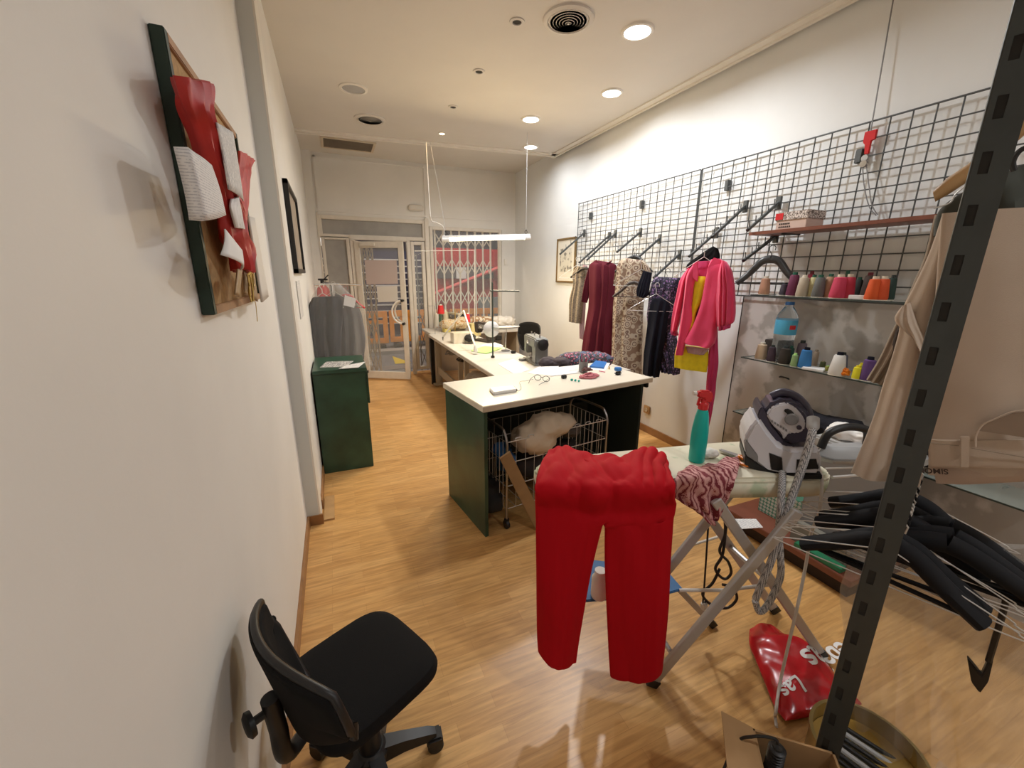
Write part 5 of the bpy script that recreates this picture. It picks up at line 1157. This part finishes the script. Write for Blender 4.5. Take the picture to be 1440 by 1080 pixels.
for G,off in ((L1,0.),(R1,.5)):
    for j,r in enumerate(G):
        q=min(1,j/22.); q=q*q*(3-2*q); n=len(r)-1
        for i,p in enumerate(r):
            s=i/n; sg=off+.5*s
            leg=.034*max(0.,1-abs(2*s-1)**2.5)+.010*math.sin(5*s+off*5+.4)*min(1,j/20.)
            r[i]=p+fn*(hb(sg)*(1-q)+leg*q+wrk(sg*2,j,1))
for i in range(NC//2+1): L1[0][i]=top[-1][i].copy(); R1[0][i]=top[-1][NC//2+i].copy()
for G in (L1,R1):
    for i in range(len(G[0])):
        for j in (1,2,3): pass
mb=MB(); mb.grid(top); mb.grid(L1); mb.grid(R1)
bm=bmesh.new(); vs_=[bm.verts.new(p) for p in mb.v]; 
for f in mb.f: bm.faces.new([vs_[i] for i in f])
bmesh.ops.remove_doubles(bm,verts=bm.verts[:],dist=.0008)
# second layer behind gives the garment its volume
bm.verts.index_update(); mb2=MB().add([v.co.copy() for v in bm.verts],[[v.index for v in f.verts] for f in bm.faces]); bm.free()
rt=mb2.build('red_trousers','red',solid=.026,sub=1,angle=180); rt.modifiers[0].offset=-1 if False else 0
tag(rt,'bright red trousers draped over the tip of the ironing board','trousers')
mb=MB().tube(curve([pz(812,641,IZ+.03),pz(824,648,IZ+.045),pz(840,652,IZ+.04),pz(846,644,IZ+.03)],6),.004,6); mb.build('drawstring','red',rt)
# --- leaf print cloth
cr_=[('z',IZ+.012,[(955,662),(980,655),(1005,652),(1030,642),(1041,648)]),('z',IZ+.026,[(950,672),(975,664),(1000,662),(1025,655),(1041,656)]),('z',IZ+.012,[(946,684),(970,678),(1000,676),(1022,671),(1037,668)]),
 ('v',0,[(945,696),(965,694),(995,693),(1016,688),(1032,682)]),('v',0,[(956,704),(976,708),(998,710),(1014,703),(1026,694)]),('v',0,[(976,717),(987,722),(1000,725),(1010,718),(1018,709)]),('v',0,[(994,732),(998,736),(1003,738),(1006,732),(1010,722)])]
f2=ib(0,-.03,0); f2=(f2.x,f2.y)
rr=[[pz(*q,z) if k=='z' else pv(*q,f2,FA) for q in rowpts(P,30)] for k,z,P in cr_]; rr=densify(rr,6)
for j,r in enumerate(rr):
    for i,p in enumerate(r): r[i]=p+fn*(.008*math.sin(i*.8+j*.1)+.012*noise.noise(p*25))+V((0,0,max(0,.014*noise.noise(p*38))))
tag(MB().grid(rr).build('printed_cloth','leaf',solid=.006,sub=1,angle=180),'crumpled pink and maroon leaf print cloth hanging off the board','cloth')
# --- spray bottle
c=pz(979,648,IZ+.001); k=(c-CAM).dot(cf)/FPX; tpz=pv(983,549,(c.x,c.y),0); H_=tpz.z-c.z
t=thing('spray_bottle',c,'turquoise spray bottle with a red trigger on the ironing board','spray bottle')
R_=11*k; bh=H_*.74
mb=MB().lathe([(0,.003),(R_*.86,0),(R_*.95,.006),(R_,bh*.4),(R_*.98,bh*.6),(R_*.80,bh*.85),(R_*.62,bh*.97),(R_*.5,bh),(0,bh)],c,28); mb.build('bottle_body','teal',t)
MB().lathe([(R_*.55,bh*.99),(R_*.62,bh*1.0),(R_*.62,bh*1.1),(R_*.42,bh*1.12),(R_*.4,bh*1.17),(0,bh*1.17)],c,20).build('screw_cap','redp',t)
hd=V((-.9,.3,0)).normalized(); s=V((-hd.y,hd.x,0)); q=c+V((0,0,bh*1.12))
MB().ext([q-s*.011-hd*.026,q-s*.011-hd*.03+V((0,0,.03)),q-s*.011-hd*.018+V((0,0,.045)),q-s*.011+hd*.022+V((0,0,.048)),q-s*.011+hd*.034+V((0,0,.036)),q-s*.011+hd*.03+V((0,0,.022)),q-s*.011+hd*.006+V((0,0,.016)),q-s*.011+hd*.008],s*.022,bev=.005).build('spray_head','redp',t)
MB().ext([q-s*.006+hd*.012+V((0,0,.02)),q-s*.006+hd*.022+V((0,0,.02)),q-s*.006+hd*.028-V((0,0,.012)),q-s*.006+hd*.022-V((0,0,.014))],s*.012,bev=.003).build('trigger','redp',t)
MB().lathe([(0,0),(.008,0),(.008,.012),(0,.012)],q+hd*.034+V((0,0,.036)),12,hd).build('nozzle','offw',t)
heap('white_cloth',[pz(1000,637,IZ+.02),pz(992,639,IZ+.015)],[.026,.022],'fluff','little crumpled white cloth behind the spray bottle','cloth',41,.01)
# --- scissors
c=pz(1040,646,IZ+.004)
t=thing('scissors',c,'scissors with orange handles lying on the ironing board','scissors')
def oring(P,r,name): MB().tube(curve([pz(x,y,IZ+.010) for x,y in P]+[pz(*P[0],IZ+.010)],5),r,8).build(name,'orange',t)
oring([(1036,644),(1045,643),(1054,650),(1052,655),(1042,652)],.006,'handle_loop'); oring([(1038,641),(1052,643),(1066,650),(1064,654),(1052,649)],.006,'handle_loop')
MB().ext([pz(1036,645,IZ+.006),pz(1012,635,IZ+.006),pz(1011,633,IZ+.006),pz(1038,640,IZ+.006)],(0,0,.004)).build('blade','steel',t); MB().ext([pz(1037,643,IZ+.011),pz(1012,633.5,IZ+.011),pz(1014,632,IZ+.011),pz(1040,640,IZ+.011)],(0,0,.003)).build('blade','steel',t)
# --- steam iron station
sc0=pz(1106,667,IZ+.002); SA=-46.; sv=V((-math.sin(math.radians(SA)),math.cos(math.radians(SA)),0)); su=V((sv.y,-sv.x,0))
def sp(x,y,o=0.): return pv(x,y,(sc0.x,sc0.y),SA)+sv*o
t=thing('steam_iron_station',sc0+sv*.09,'white and violet steam generator iron at the board\'s right end','steam iron')
base=[(1046,617),(1048,640),(1060,650),(1077,664),(1098,669),(1154,669),(1157,640),(1151,632),(1112,632),(1096,626),(1082,609),(1068,588),(1058,596)]
MB().ext([sp(x,y) for x,y in base],sv*.19,bev=.014,seg=3).build('base_body','ironw',t); base_=bpy.data.objects['base_body']
MB().ext([sp(x,y,-.003) for x,y in ((1047,655),(1062,661),(1078,669),(1098,674),(1156,674),(1156,667),(1098,666),(1078,661),(1060,649),(1048,640))],sv*.196,bev=.003).build('base_foot','black',t)
MB().ext([sp(x,y,-.002) for x,y in ((1081,636),(1100,643),(1101,663),(1084,661))],sv*.02,bev=.002).build('cable_bay','black',base_)
MB().ext([sp(x,y,-.002) for x,y in ((1119,645),(1149,644),(1152,660),(1118,662))],sv*.02,bev=.003).build('control_panel','black',base_)
MB().ext([sp(x,y,-.002) for x,y in ((1047,622),(1050,619),(1066,640),(1066,651),(1050,641))],sv*.02,bev=.002).build('water_tank','grey',base_)
MB().ext([sp(x,y,.02) for x,y in ((1066,588),(1069,578),(1074,574),(1088,604),(1104,624),(1118,631),(1148,631),(1148,634),(1112,636),(1094,628),(1080,611))],sv*.15,bev=.004).build('iron_cradle','ironp',t)
shell=[(1075,584),(1080,574),(1092,566),(1108,564),(1124,568),(1138,580),(1147,594),(1148,606),(1144,622),(1128,630),(1110,628),(1096,620),(1084,606)]
MB().ext([sp(x,y,.025) for x,y in shell],sv*.13,bev=.02,seg=3).build('iron_shell','ironp',t)
face=[(1079,586),(1085,577),(1096,571),(1108,569),(1120,575),(1130,586),(1135,596),(1133,608),(1122,613),(1113,611),(1107,616),(1104,622),(1101,612),(1088,601)]
MB().ext([sp(x,y,.018) for x,y in face],sv*.10,bev=.006,seg=2).build('iron_face','ironw',t); face_=bpy.data.objects['iron_face']
MB().ext([sp(x,y,.012) for x,y in ((1103,579),(1108,576),(1116,580),(1121,588),(1117,592),(1110,586))],sv*.03,bev=.003).build('grip_gap','black',face_)
MB().lathe([(0,0),(.020,0),(.022,.004),(.018,.010),(0,.011)],sp(1114,591,.014),20,-sv).build('steam_dial','grey',face_)
MB().lathe([(0,0),(.008,0),(.008,.005),(0,.006)],sp(1125,603,.016),14,-sv).build('button','ironp',face_)
mb=MB()
for k in range(6):
    x=1086+4.0*k; y=594+2.6*k; g_=[(x,y-1.8),(x+2.4,y-.4),(x+2.2,y+2.6),(x-.2,y+1.2)]
    MB().ext([sp(a,b,.0155) for a,b in g_],sv*.004).build('letter_mark','grey',face_)
MB().tube(curve([sp(1090,566,.08),sp(1108,560,.08),sp(1128,568,.08),sp(1142,584,.08),sp(1146,600,.08)]),.016,10).build('grip','ironp',t)
hp_=[sp(1141,592,-.0),sp(1138,602,-.04),sp(1128,632,-.055),sp(1112,672,-.075),sp(1098,704,-.095),sp(1088,735,-.09),sp(1080,765,-.09),sp(1068,795,-.09),sp(1058,820,-.09)]
MB().tube(curve(hp_,8),.0125,10).build('hose','hose',t)
MB().lathe([(.010,0),(.019,.0),(.019,.035),(.013,.045)],sp(1143,588,-.004),16,(sp(1138,602,-.04)-sp(1143,588,0))).build('hose_collar','lgrey',t)
MB().tube(curve([sp(1099,660,-.02),sp(1094,675,-.07),sp(1091,700,-.09),sp(1090,730,-.075),sp(1092,762,-.07),sp(1093,790,-.07),sp(1086,812,-.07),sp(1074,835,-.07),sp(1064,842,-.07),sp(1058,825,-.08)],8),.012,10).build('hose','hose',t)
fe=pz(1090,1008,.01)
MB().tube(curve([sp(1156,665,.05),sp(1158,680,.02),sp(1152,720,0),sp(1140,752,0),sp(1134,790,0),pd(1122,850,1.52),pd(1108,910,1.56),pd(1097,960,1.60),pz(1091,1000,.05),fe,pz(1092,1022,.01)],8),.0055,8).build('power_cord','cord',t)
# second iron with a black handle
c=pz(1190,668,IZ+.0)
q=[pz(1160,662,IZ+.004),pz(1215,690,IZ+.004)]
t=thing('flat_iron',ib(.86,.16,IZ),'second iron with a black handle on the wire rest','iron')
def fi(u,v,z): return ib(.70+u,.05+v,IZ+z)
MB().ext([fi(.0,.10,.002),fi(.05,.05,.002),fi(.22,.04,.002),fi(.22,.16,.002),fi(.05,.15,.002)],(0,0,.018),bev=.004).build('sole_plate','steel',t)
MB().loft([[fi(.02+a*.01,.10,z),fi(.06,.06+a*.01,z),fi(.21,.05+a*.01,z),fi(.21,.15-a*.01,z),fi(.06,.14-a*.01,z)] for a,z in ((0,.02),(1,.045),(2.5,.06))]).build('iron_body','lgrey',t)
MB().tube(curve([fi(.03,.10,.05),fi(.05,.10,.11),fi(.12,.10,.135),fi(.20,.10,.12),fi(.215,.10,.06)],6),.015,10).build('handle','black',t)
# cable bundle under the board
def cab(P,r,m,label,name='power_cable'):
    return tag(MB().tube(curve(P,8),r,8).build(name,m),label,'cable')
cp=lambda x,y:pv(x,y,(1.42,1.04),FA)
cab([cp(997,722),cp(994,770),cp(990,830),cp(988,855),cp(992,845)],.004,'black','single thin black cable dropping beside the printed cloth')
cab([cp(1022,712),cp(1020,750),cp(1012,775),cp(1024,790),cp(1028,806),cp(1018,814),cp(1006,800),cp(1016,780),cp(1020,745),cp(1018,715)],.006,'black','doubled black cable looped below the ironing board')
cab([cp(1012,800),cp(1002,820),cp(988,835),cp(1000,850),cp(1022,855),cp(1036,842),cp(1030,826),cp(1016,822)],.006,'black','black cable end curling in a ring above the floor')
tag(MB().box(cp(990,852),(.03,.025,.035),rot=.4,bev=.005).build('mains_plug','offw'),'white mains plug hanging by the board legs','plug')
# ================================================================ RACK AT THE RIGHT
pk=.8; PCx,PCy=1.416*pk,.562*pk
pu=V((.37,-.93,0)).normalized(); pn=V((-.93,-.37,0)).normalized()   # across the face, towards the camera
PW_=.052; t=thing('rack_upright',(PCx,PCy,0),'tall grey green slotted steel upright in the right foreground','rack upright')
def pp3(u,n_,z): return V((PCx,PCy,0))+pu*u+pn*n_+V((0,0,z))
mb=MB(); Ht=2.75; hx0,hx1=.012,.026; pitch=.0915; zh=pv(1263,668,(PCx,PCy),math.degrees(math.atan2(pu.y,pu.x))).z; hh=.038
def quad(a,b,z0,z1): mb.add([pp3(a,0,z0),pp3(b,0,z0),pp3(b,0,z1),pp3(a,0,z1)],[(0,1,2,3)])
quad(.004,hx0,0,Ht); quad(hx1,PW_,0,Ht)
k0=-int(zh/pitch)-1; zs=sorted([zh+k*pitch for k in range(k0,40) if .03<zh+k*pitch<Ht-.05]); prev=0
for z in zs: quad(hx0,hx1,prev,z-hh/2); prev=z+hh/2
quad(hx0,hx1,prev,Ht)
for z in zs:
    for a in (hx0,hx1): mb.add([pp3(a,0,z-hh/2),pp3(a,-.004,z-hh/2),pp3(a,-.004,z+hh/2),pp3(a,0,z+hh/2)],[(0,1,2,3)])
O=[(.004,0),(.0012,-.0012),(0,-.004),(0,-.045),(PW_,-.045),(PW_,0)]
for (a,b),(c_,d_) in zip(O,O[1:]): mb.add([pp3(a,b,0),pp3(c_,d_,0),pp3(c_,d_,Ht),pp3(a,b,Ht)],[(0,1,2,3)])
mb.build('slotted_post','post',t,smooth=False)
MB().ext([pp3(-.012,.012,0),pp3(PW_+.012,.012,0),pp3(PW_+.012,-.06,0),pp3(-.012,-.06,0)],(0,0,.004)).build('foot_plate','post',t)
MB().ext([pp3(.003,-.004,.05),pp3(PW_-.003,-.004,.05),pp3(PW_-.003,-.042,.05),pp3(.003,-.042,.05)],(0,0,Ht-.06)).build('inner_shade','dark',t)  # dark block paints the shade seen through the slots of the hollow post
# rails
rd=V((.946,.326,0)); rc=V((1.30,.47,0)); HZ=.975
t=thing('hanging_rail',rc+V((0,0,HZ)),'steel rail carrying the crowd of empty hangers','rail')
MB().cyl(rc-rd*.02+V((0,0,HZ)),rc+rd*.62+V((0,0,HZ)),.010,12).build('tube','steel',t)
MB().cyl(V((PCx,PCy,HZ))+pu*.03-pn*.05,rc-rd*.02+V((0,0,HZ)),.008,10).build('bracket','steel',t)
TR=V((1.60,.50,0))
# hangers
ha=math.degrees(math.atan2(-.946,.326)); random.seed(5); gl='hangers on the lower rail'
spec=[(0.00,0,.48,'wire','nearest wire hanger on the lower rail, tipped low at the front'),(.03,-6,.38,'plastic','nearest thick black hanger on the lower rail'),(.065,4,.38,'plastic','second thick black hanger on the lower rail'),(.095,-8,.48,'wire','wire hanger just behind the second black one'),
(.12,6,.48,'wire','wire hanger next but one behind the second black one'),(.15,-3,.48,'wire','third of the wire hangers between the black ones'),(.18,9,.48,'wire','wire hanger in front of the third black one, reaching far left'),(.21,2,.38,'plastic','third thick black hanger, wide shouldered'),(.245,-7,.48,'wire','wire hanger behind the third black one'),
(.28,5,.38,'plastic','fourth thick black hanger toward the wall'),(.32,-5,.48,'wire','wire hanger far along the lower rail'),(.37,0,.38,'plastic','black hanger second last on the rail'),(.43,5,.48,'wire','last wire hanger at the far end of the lower rail')]
spec+=[(.135,3,.46,'plastic','broad black hanger pushed toward the right end, third from the front',.10),(.195,-5,.46,'plastic','broad black hanger pushed right, in the middle of the dark cluster',.11),(.26,4,.46,'plastic','broad black hanger pushed right, at the back of the dark cluster',.10)]
for s,da,w_,kd,l,*sh_ in spec:
    p=rc+rd*s+V((.326,-.946,0))*(sh_[0] if sh_ else 0)+V((0,0,HZ))
    if kd=='wire': hanger(p,ha+da,w_,'wire',tilt=random.uniform(-.35,.15),drop=.10,m='gal',thick=1.3,label=l,group=gl)
    else: hanger(p,ha+da,w_,'plastic',tilt=random.uniform(-.2,.1),drop=.11,m=M['hblack'],hook=not sh_,thick=1.8,label=l,group=gl)
# clip hanger below
GA=-71.; gc=(1.50,.50)
def gp(x,y,o=0.): 
    a=math.radians(GA); n=V((math.sin(a),-math.cos(a),0)); return pv(x,y,gc,GA)+n*o
t=thing('clip_hanger',gp(1330,805),'black clip hanger bar dangling below the empty hangers','clip hanger')
MB().tube([gp(1225,765),gp(1270,783),gp(1345,808),gp(1420,830)],.008,8).build('bar','black',t)
MB().tube(curve([gp(1416,828),gp(1413,850),gp(1402,890),gp(1390,930)]),.007,8).build('strap','black',t)
MB().ext([gp(1360,926),gp(1368,935),gp(1380,950),gp(1392,925),gp(1397,930),gp(1390,960),gp(1378,976),gp(1366,960)],V((.02,.008,0)),bev=.003).build('clip','black',t)
# --- garments on the upper rail
t=thing('hanging_rail',V((1.50,.52,1.97)),'upper steel rail over the beige trousers','rail')
MB().cyl(V((1.30,.35,2.06)),V((2.3,.72,2.06)),.012,12).build('tube','steel',t)
T=thing('beige_trousers',gp(1330,480),'beige trousers hung upside down, waistband showing right of the upright','trousers')
def gm(name,m_,rows,o,depth,parent=None,label='',cat='',seed=0,nf=4,amp=.2,wr=.004):
    mb=cloth(rows,gc,GA,depth,nf=nf,amp=amp,wr=wr,seed=seed,plane=lambda x,y:gp(x,y,o)); 
    return mb.build(name,m_,parent) if parent else tag(mb.build(name,m_),label,cat)
fl_o=gm('front_leg','beige',[(1326,300,1520,288,.5),(1318,360,1540,350,.8),(1312,450,1560,440),(1308,540,1570,530),(1306,600,1572,596),(1305,640,1570,636),(1306,668,1568,664,.8)],.0,.05,T,seed=51,nf=3,amp=.15)
gm('waistband','beige',[(1308,616,1572,612,.8),(1308,650,1572,647),(1309,654,1570,650,.7)],.016,.045,T,seed=52,nf=2,amp=.1)
iw_=gm('inner_waistband',mat('beige_lining',(.50,.38,.30),.8),[(1312,650,1570,650,.7),(1314,664,1570,665),(1317,679,1568,672,.6)],.004,.04,T,seed=53,nf=2,amp=.1)
MB().ext([gp(1351,607,.045),gp(1364,607,.045),gp(1363,650,.045),gp(1351,650,.045)],V((-.005,-.002,0)),bev=.0015).build('belt_loop','beige',fl_o)
MB().tube(curve([gp(1372,622,.045),gp(1373,606,.045),gp(1382,592,.045),gp(1400,583,.046),(gp(1425,573,.046)),gp(1460,571,.046)]),.0022,6).build('pocket_edge','beige',fl_o)
MB().ext([gp(1376,600,.042),gp(1385,590,.042),gp(1425,575,.043),gp(1460,573,.043),gp(1460,612,.042),(gp(1420,606,.042))],V((-.003,-.001,0))).build('pocket_lining',mat('pocket_lining',(.30,.22,.16),.9),T)
MB().tube([gp(1310,617,.041),gp(1349,621,.042)],.0012,5).build('seam','beiged',fl_o); MB().tube([gp(1366,624,.042),gp(1460,640,.042)],.0012,5).build('seam','beiged',fl_o)
# maker's lettering, upside down on the inner waistband
o_=gp(1334,655.5,.030); ex=(gp(1313,654.5,.030)-o_).normalized(); ez=(gp(1334,666,.030)-o_).normalized(); ez=(ez-ex*ez.dot(ex)).normalized(); en=ex.cross(ez)
M4=Matrix((ex,ez,en)).transposed().to_4x4(); M4.translation=o_
text_mesh('SIMON',.020,M4,plain('lettering_brown',(.05,.03,.025),.7),iw_,'lettering',bold=.0004)
gm('back_leg','beige',[(1322,302,1350,300,.5),(1300,370,1352,370),(1266,434,1345,440),(1262,470,1330,480),(1246,520,1318,530),(1222,600,1306,610),(1192,671,1292,690)],-.045,.06,T,seed=54,nf=5,amp=.3)
gm('back_leg','beige',[(1268,432,1280,426,.6),(1258,447,1290,455),(1264,459,1300,480),(1282,470,1306,520),(1296,500,1304,540,.6)],-.005,.035,T,seed=55,nf=3,amp=.2)
C2=gm('taupe_jacket',plain('taupe_sleeve',(.30,.235,.175),.85),[(1312,298,1345,296,.5),(1288,378,1326,380),(1258,445,1300,450),(1232,505,1276,510),(1211,540,1246,551)],-.10,.06,None,'taupe garment sleeve peeking out behind the beige trousers','garment',56)
gm('leg_gap_shade',plain('leg_gap_brown',(.04,.027,.02),.9),[(1298,380,1330,380),(1276,425,1300,430),(1254,470,1290,470),(1249,500,1280,510)],-.075,.03,None,'dark brown strip painting the shaded gap between the two beige legs','garment',57)  # dark brown strip stands in for the shade between the legs
gm('green_jacket','khakig',[(1346,270,1470,212,.5),(1322,288,1490,235),(1312,306,1500,260),(1310,330,1505,300)],-.07,.09,None,'dark green wool jacket hung over the beige trousers','jacket',58)
t=thing('wooden_hanger',gp(1400,215,-.07),'wide light wooden hanger carrying the dark green jacket','hanger')
P=[(1309,268),(1330,252),(1360,232),(1400,200),(1440,165),(1470,150)]; rings=[]
for i,(x,y) in enumerate(P):
    a_=gp(x,y-3-4*(i>0),-.06); b_=gp(x+4,y+12+4*(i>0),-.06); n_=V((math.sin(math.radians(GA)),-math.cos(math.radians(GA)),0)); mid=(a_+b_)/2; h_=(a_-b_)/2
    rings.append([mid+h_*math.cos(q)+n_*.016*math.sin(q) for q in [2*PI*k/12 for k in range(12)]])
MB().loft(rings).build('shoulder_bar','lwood',t)
MB().tube(curve([gp(1462,158,-.06),gp(1464,130,-.06),gp(1472,115,-.06),gp(1482,125,-.06)]),.003,6).build('hook','steel',t)
tag(MB().tube(curve([gp(1426,240,.0),gp(1424,228,.0),gp(1432,214,.0),gp(1445,208,.0),gp(1455,220,0)]),.006,8).build('hanger_hook','black'),'thick black hook at the photo\'s right edge over the green jacket','hook')
tag(MB().tube(curve([gp(1312,292,-.02),gp(1335,284,-.02),gp(1343,272,-.02),gp(1360,258,-.02)]),.0018,6).build('wire_hanger','gal'),'thin wire hanger shoulder lying on the green jacket','hanger')
# plastic film
tag(cloth([(1190,760,1440,770,.6),(1186,830,1470,850),(1184,900,1500,930),(1178,1000,1520,1030),(1176,1090,1540,1120)],(1.58,.56),GA,.16,nf=7,amp=.3,wr=.02,seed=60,seg=70).build('plastic_cover',M['film']),'clear plastic garment cover hanging behind the upright','plastic cover')
# ================================================================ ON THE FLOOR, RIGHT FOREGROUND
# red plastic bag
rowsb=[[(1054,886),(1066,879),(1080,878),(1094,886)],[(1053,905),(1072,900),(1095,900),(1112,902)],[(1060,925),(1085,918),(1120,915),(1152,925)],[(1070,948),(1100,945),(1135,938),(1168,940)],[(1080,975),(1110,970),(1150,962),(1180,962)],[(1092,1000),(1125,990),(1165,985),(1205,985)],[(1104,1016),(1130,1010),(1165,1006),(1212,992)]]
rb=densify([[pz(*q,.012) for q in rowpts(r,30)] for r in rowsb],6)
J=len(rb)
for j,r in enumerate(rb):
    for i,p in enumerate(r):
        e=min(i,30-i)/15.; f=min(j,J-1-j)/(J/2.)
        hgt=.055*(min(1,e*1.6)*min(1,f*1.8))**.6*(1+.5*noise.noise(p*7))+.016*abs(noise.noise(p*12+V((3,0,0))))
        r[i]=p+V((0,0,hgt))
rbag=tag(MB().grid(rb).build('plastic_bag','redplastic',solid=.003,sub=1,angle=60),'crumpled red plastic carrier bag with white lettering on the floor','plastic bag')
def on_bag(txt,size,px_,py_,pxe,pye,z,bold):
    o=pz(px_,py_,z); e=(pz(pxe,pye,z)-o); e.z=0; ex=e.normalized(); ez=V((-ex.y,ex.x,0)); M4=Matrix((ex,ez,V((0,0,1)))).transposed().to_4x4(); M4.translation=o
    ob=text_mesh(txt,size,M4,'paper',rbag,'lettering',ext=0,bold=bold)
    from mathutils.bvhtree import BVHTree
    me=ob.data; bm=bmesh.new(); bm.from_mesh(me); bmesh.ops.triangulate(bm,faces=bm.faces[:])
    for _ in range(4):
        es=[x for x in bm.edges if x.calc_length()>.008]
        if es: bmesh.ops.subdivide_edges(bm,edges=es,cuts=1); bmesh.ops.triangulate(bm,faces=bm.faces[:])
    vv=[p for r in rb for p in r]; w_=len(rb[0]); tr=BVHTree.FromPolygons(vv,[(i*w_+k,i*w_+k+1,(i+1)*w_+k+1,(i+1)*w_+k) for i in range(len(rb)-1) for k in range(w_-1)])
    o0=WL[rbag.name]
    for v in bm.verts:
        W=v.co+o0; h=tr.ray_cast(V((W.x,W.y,1)),V((0,0,-1)))
        v.co.z=(h[0].z if h[0] else .012)+.0045-o0.z
    bm.to_mesh(me); bm.free()
on_bag('rebajas',.125,1194,885,1112,928,.06,.0025)
on_bag('Las',.075,1118,954,1085,968,.06,.0015)
# cardboard box with a black tool
z0=.335
A_,B_=pz(1058,1024,z0),pz(1173,1058,z0); dB=(B_-A_); per=V((dB.y,-dB.x,0)).normalized()
if per.dot(-V((A_.x,A_.y,0)))<0: per=-per
D2=.26; t=thing('cardboard_box',(A_+B_)/2+per*D2/2-V((0,0,z0)),'open brown cardboard box at the bottom edge with a black cable inside','box')
th=.006
cs=[A_,B_,B_+per*D2,A_+per*D2]
for i in range(4):
    p,q=cs[i],cs[(i+1)%4]; inn=((cs[0]+cs[2])/2-(p+q)/2); inn.z=0; inn=inn.normalized()*th
    MB().ext([V((p.x,p.y,.004)),V((q.x,q.y,.004)),V((q.x,q.y,z0)),V((p.x,p.y,z0))],inn).build('side_wall','card',t)
MB().ext([V((p.x,p.y,.002)) for p in cs],(0,0,.005)).build('bottom','card',t)
fl_=[pz(1058,1024,z0),None]; 
a_=A_; b2_=A_+per*D2; od=(A_-B_).normalized()
MB().ext([a_+V((0,0,-.002)),b2_+V((0,0,-.002)),b2_+od*.10+V((0,0,.025)),a_+od*.085+V((0,0,.025))],V((0,0,.005))).build('flap','card',t)
bc_=A_.lerp(B_,.22)+per*.06
t=thing('cable_tool',V((bc_.x,bc_.y,.01)),'black handheld tool with ribbed cable sleeve standing in the cardboard box','tool')
MB().lathe([(0,0),(.03,0),(.032,.2),(.028,.25),(.016,.30),(.012,.36),(0,.37)],V((bc_.x,bc_.y,.01)),18).build('handle_body','blackm',t)
for k in range(9): MB().lathe([(.018,-.003),(.022,0),(.018,.003)],V((bc_.x,bc_.y,.285+.0095*k)),14).build('rib','black',t)
tp=V((bc_.x,bc_.y,.375)); MB().tube(curve([tp,tp+V((-.004,.01,.012)),tp+od*.06+V((0,0,.004)),tp+od*.10-V((0,0,.05)),tp+od*.15+per*.06-V((0,0,.20)),tp+od*.2+per*.1-V((0,0,.355))]),.004,8).build('cable','black',t)
# big gold tin with rods
tc=V((1.60,.50,0)); 
pL=pz(1138,1030,.14); pR=pz(1262,1078,.14)
tc=(pL+pR)/2+V((.05,-.02,-.14)); tr_=.15
TIN=1; t=thing('round_tin',tc,'round golden tin on the floor holding black and grey rods','tin')
MB().lathe([(0,.003),(tr_,.003),(tr_,.13),(tr_+.006,.135),(tr_+.006,.145),(tr_-.004,.145),(tr_-.006,.01),(0,.01)],tc,48).build('tin_body','gold',t)
MB().lathe([(tr_-.03,.075),(tr_-.006,.08),(tr_-.006,.085),(tr_-.034,.08)],tc,40).build('inner_rim','gold2',t); MB().lathe([(0,.012),(tr_-.008,.012),(tr_-.008,.03),(0,.03)],tc,32).build('interior_shade','blackm',t)  # black disc paints the shade inside the tin
for k in range(7):
    o_=tc+V((-.055+.02*k,-.045+.012*k,.0)); a_=o_+V((.05,-.07,.045+.004*k)); b_=o_+V((-.05,.075,.115))
    tag(MB().tube([a_,b_],.0085,8).build('rod','lgrey' if k in(2,5) else 'black'),['black rod lying nearest in the golden tin','second black rod in the golden tin','first pale grey rod in the golden tin','black rod between the pale grey ones in the tin','black rod beside the second pale grey one','second pale grey rod in the golden tin','last black rod at the golden tin\'s far side'][k],'rod','rods in the golden tin')
vs=sc.view_settings; sc.display_settings.display_device='sRGB'; vs.view_transform='Standard'; vs.look='None'; vs.exposure=-0.72; vs.gamma=1.; vs.use_curve_mapping=False
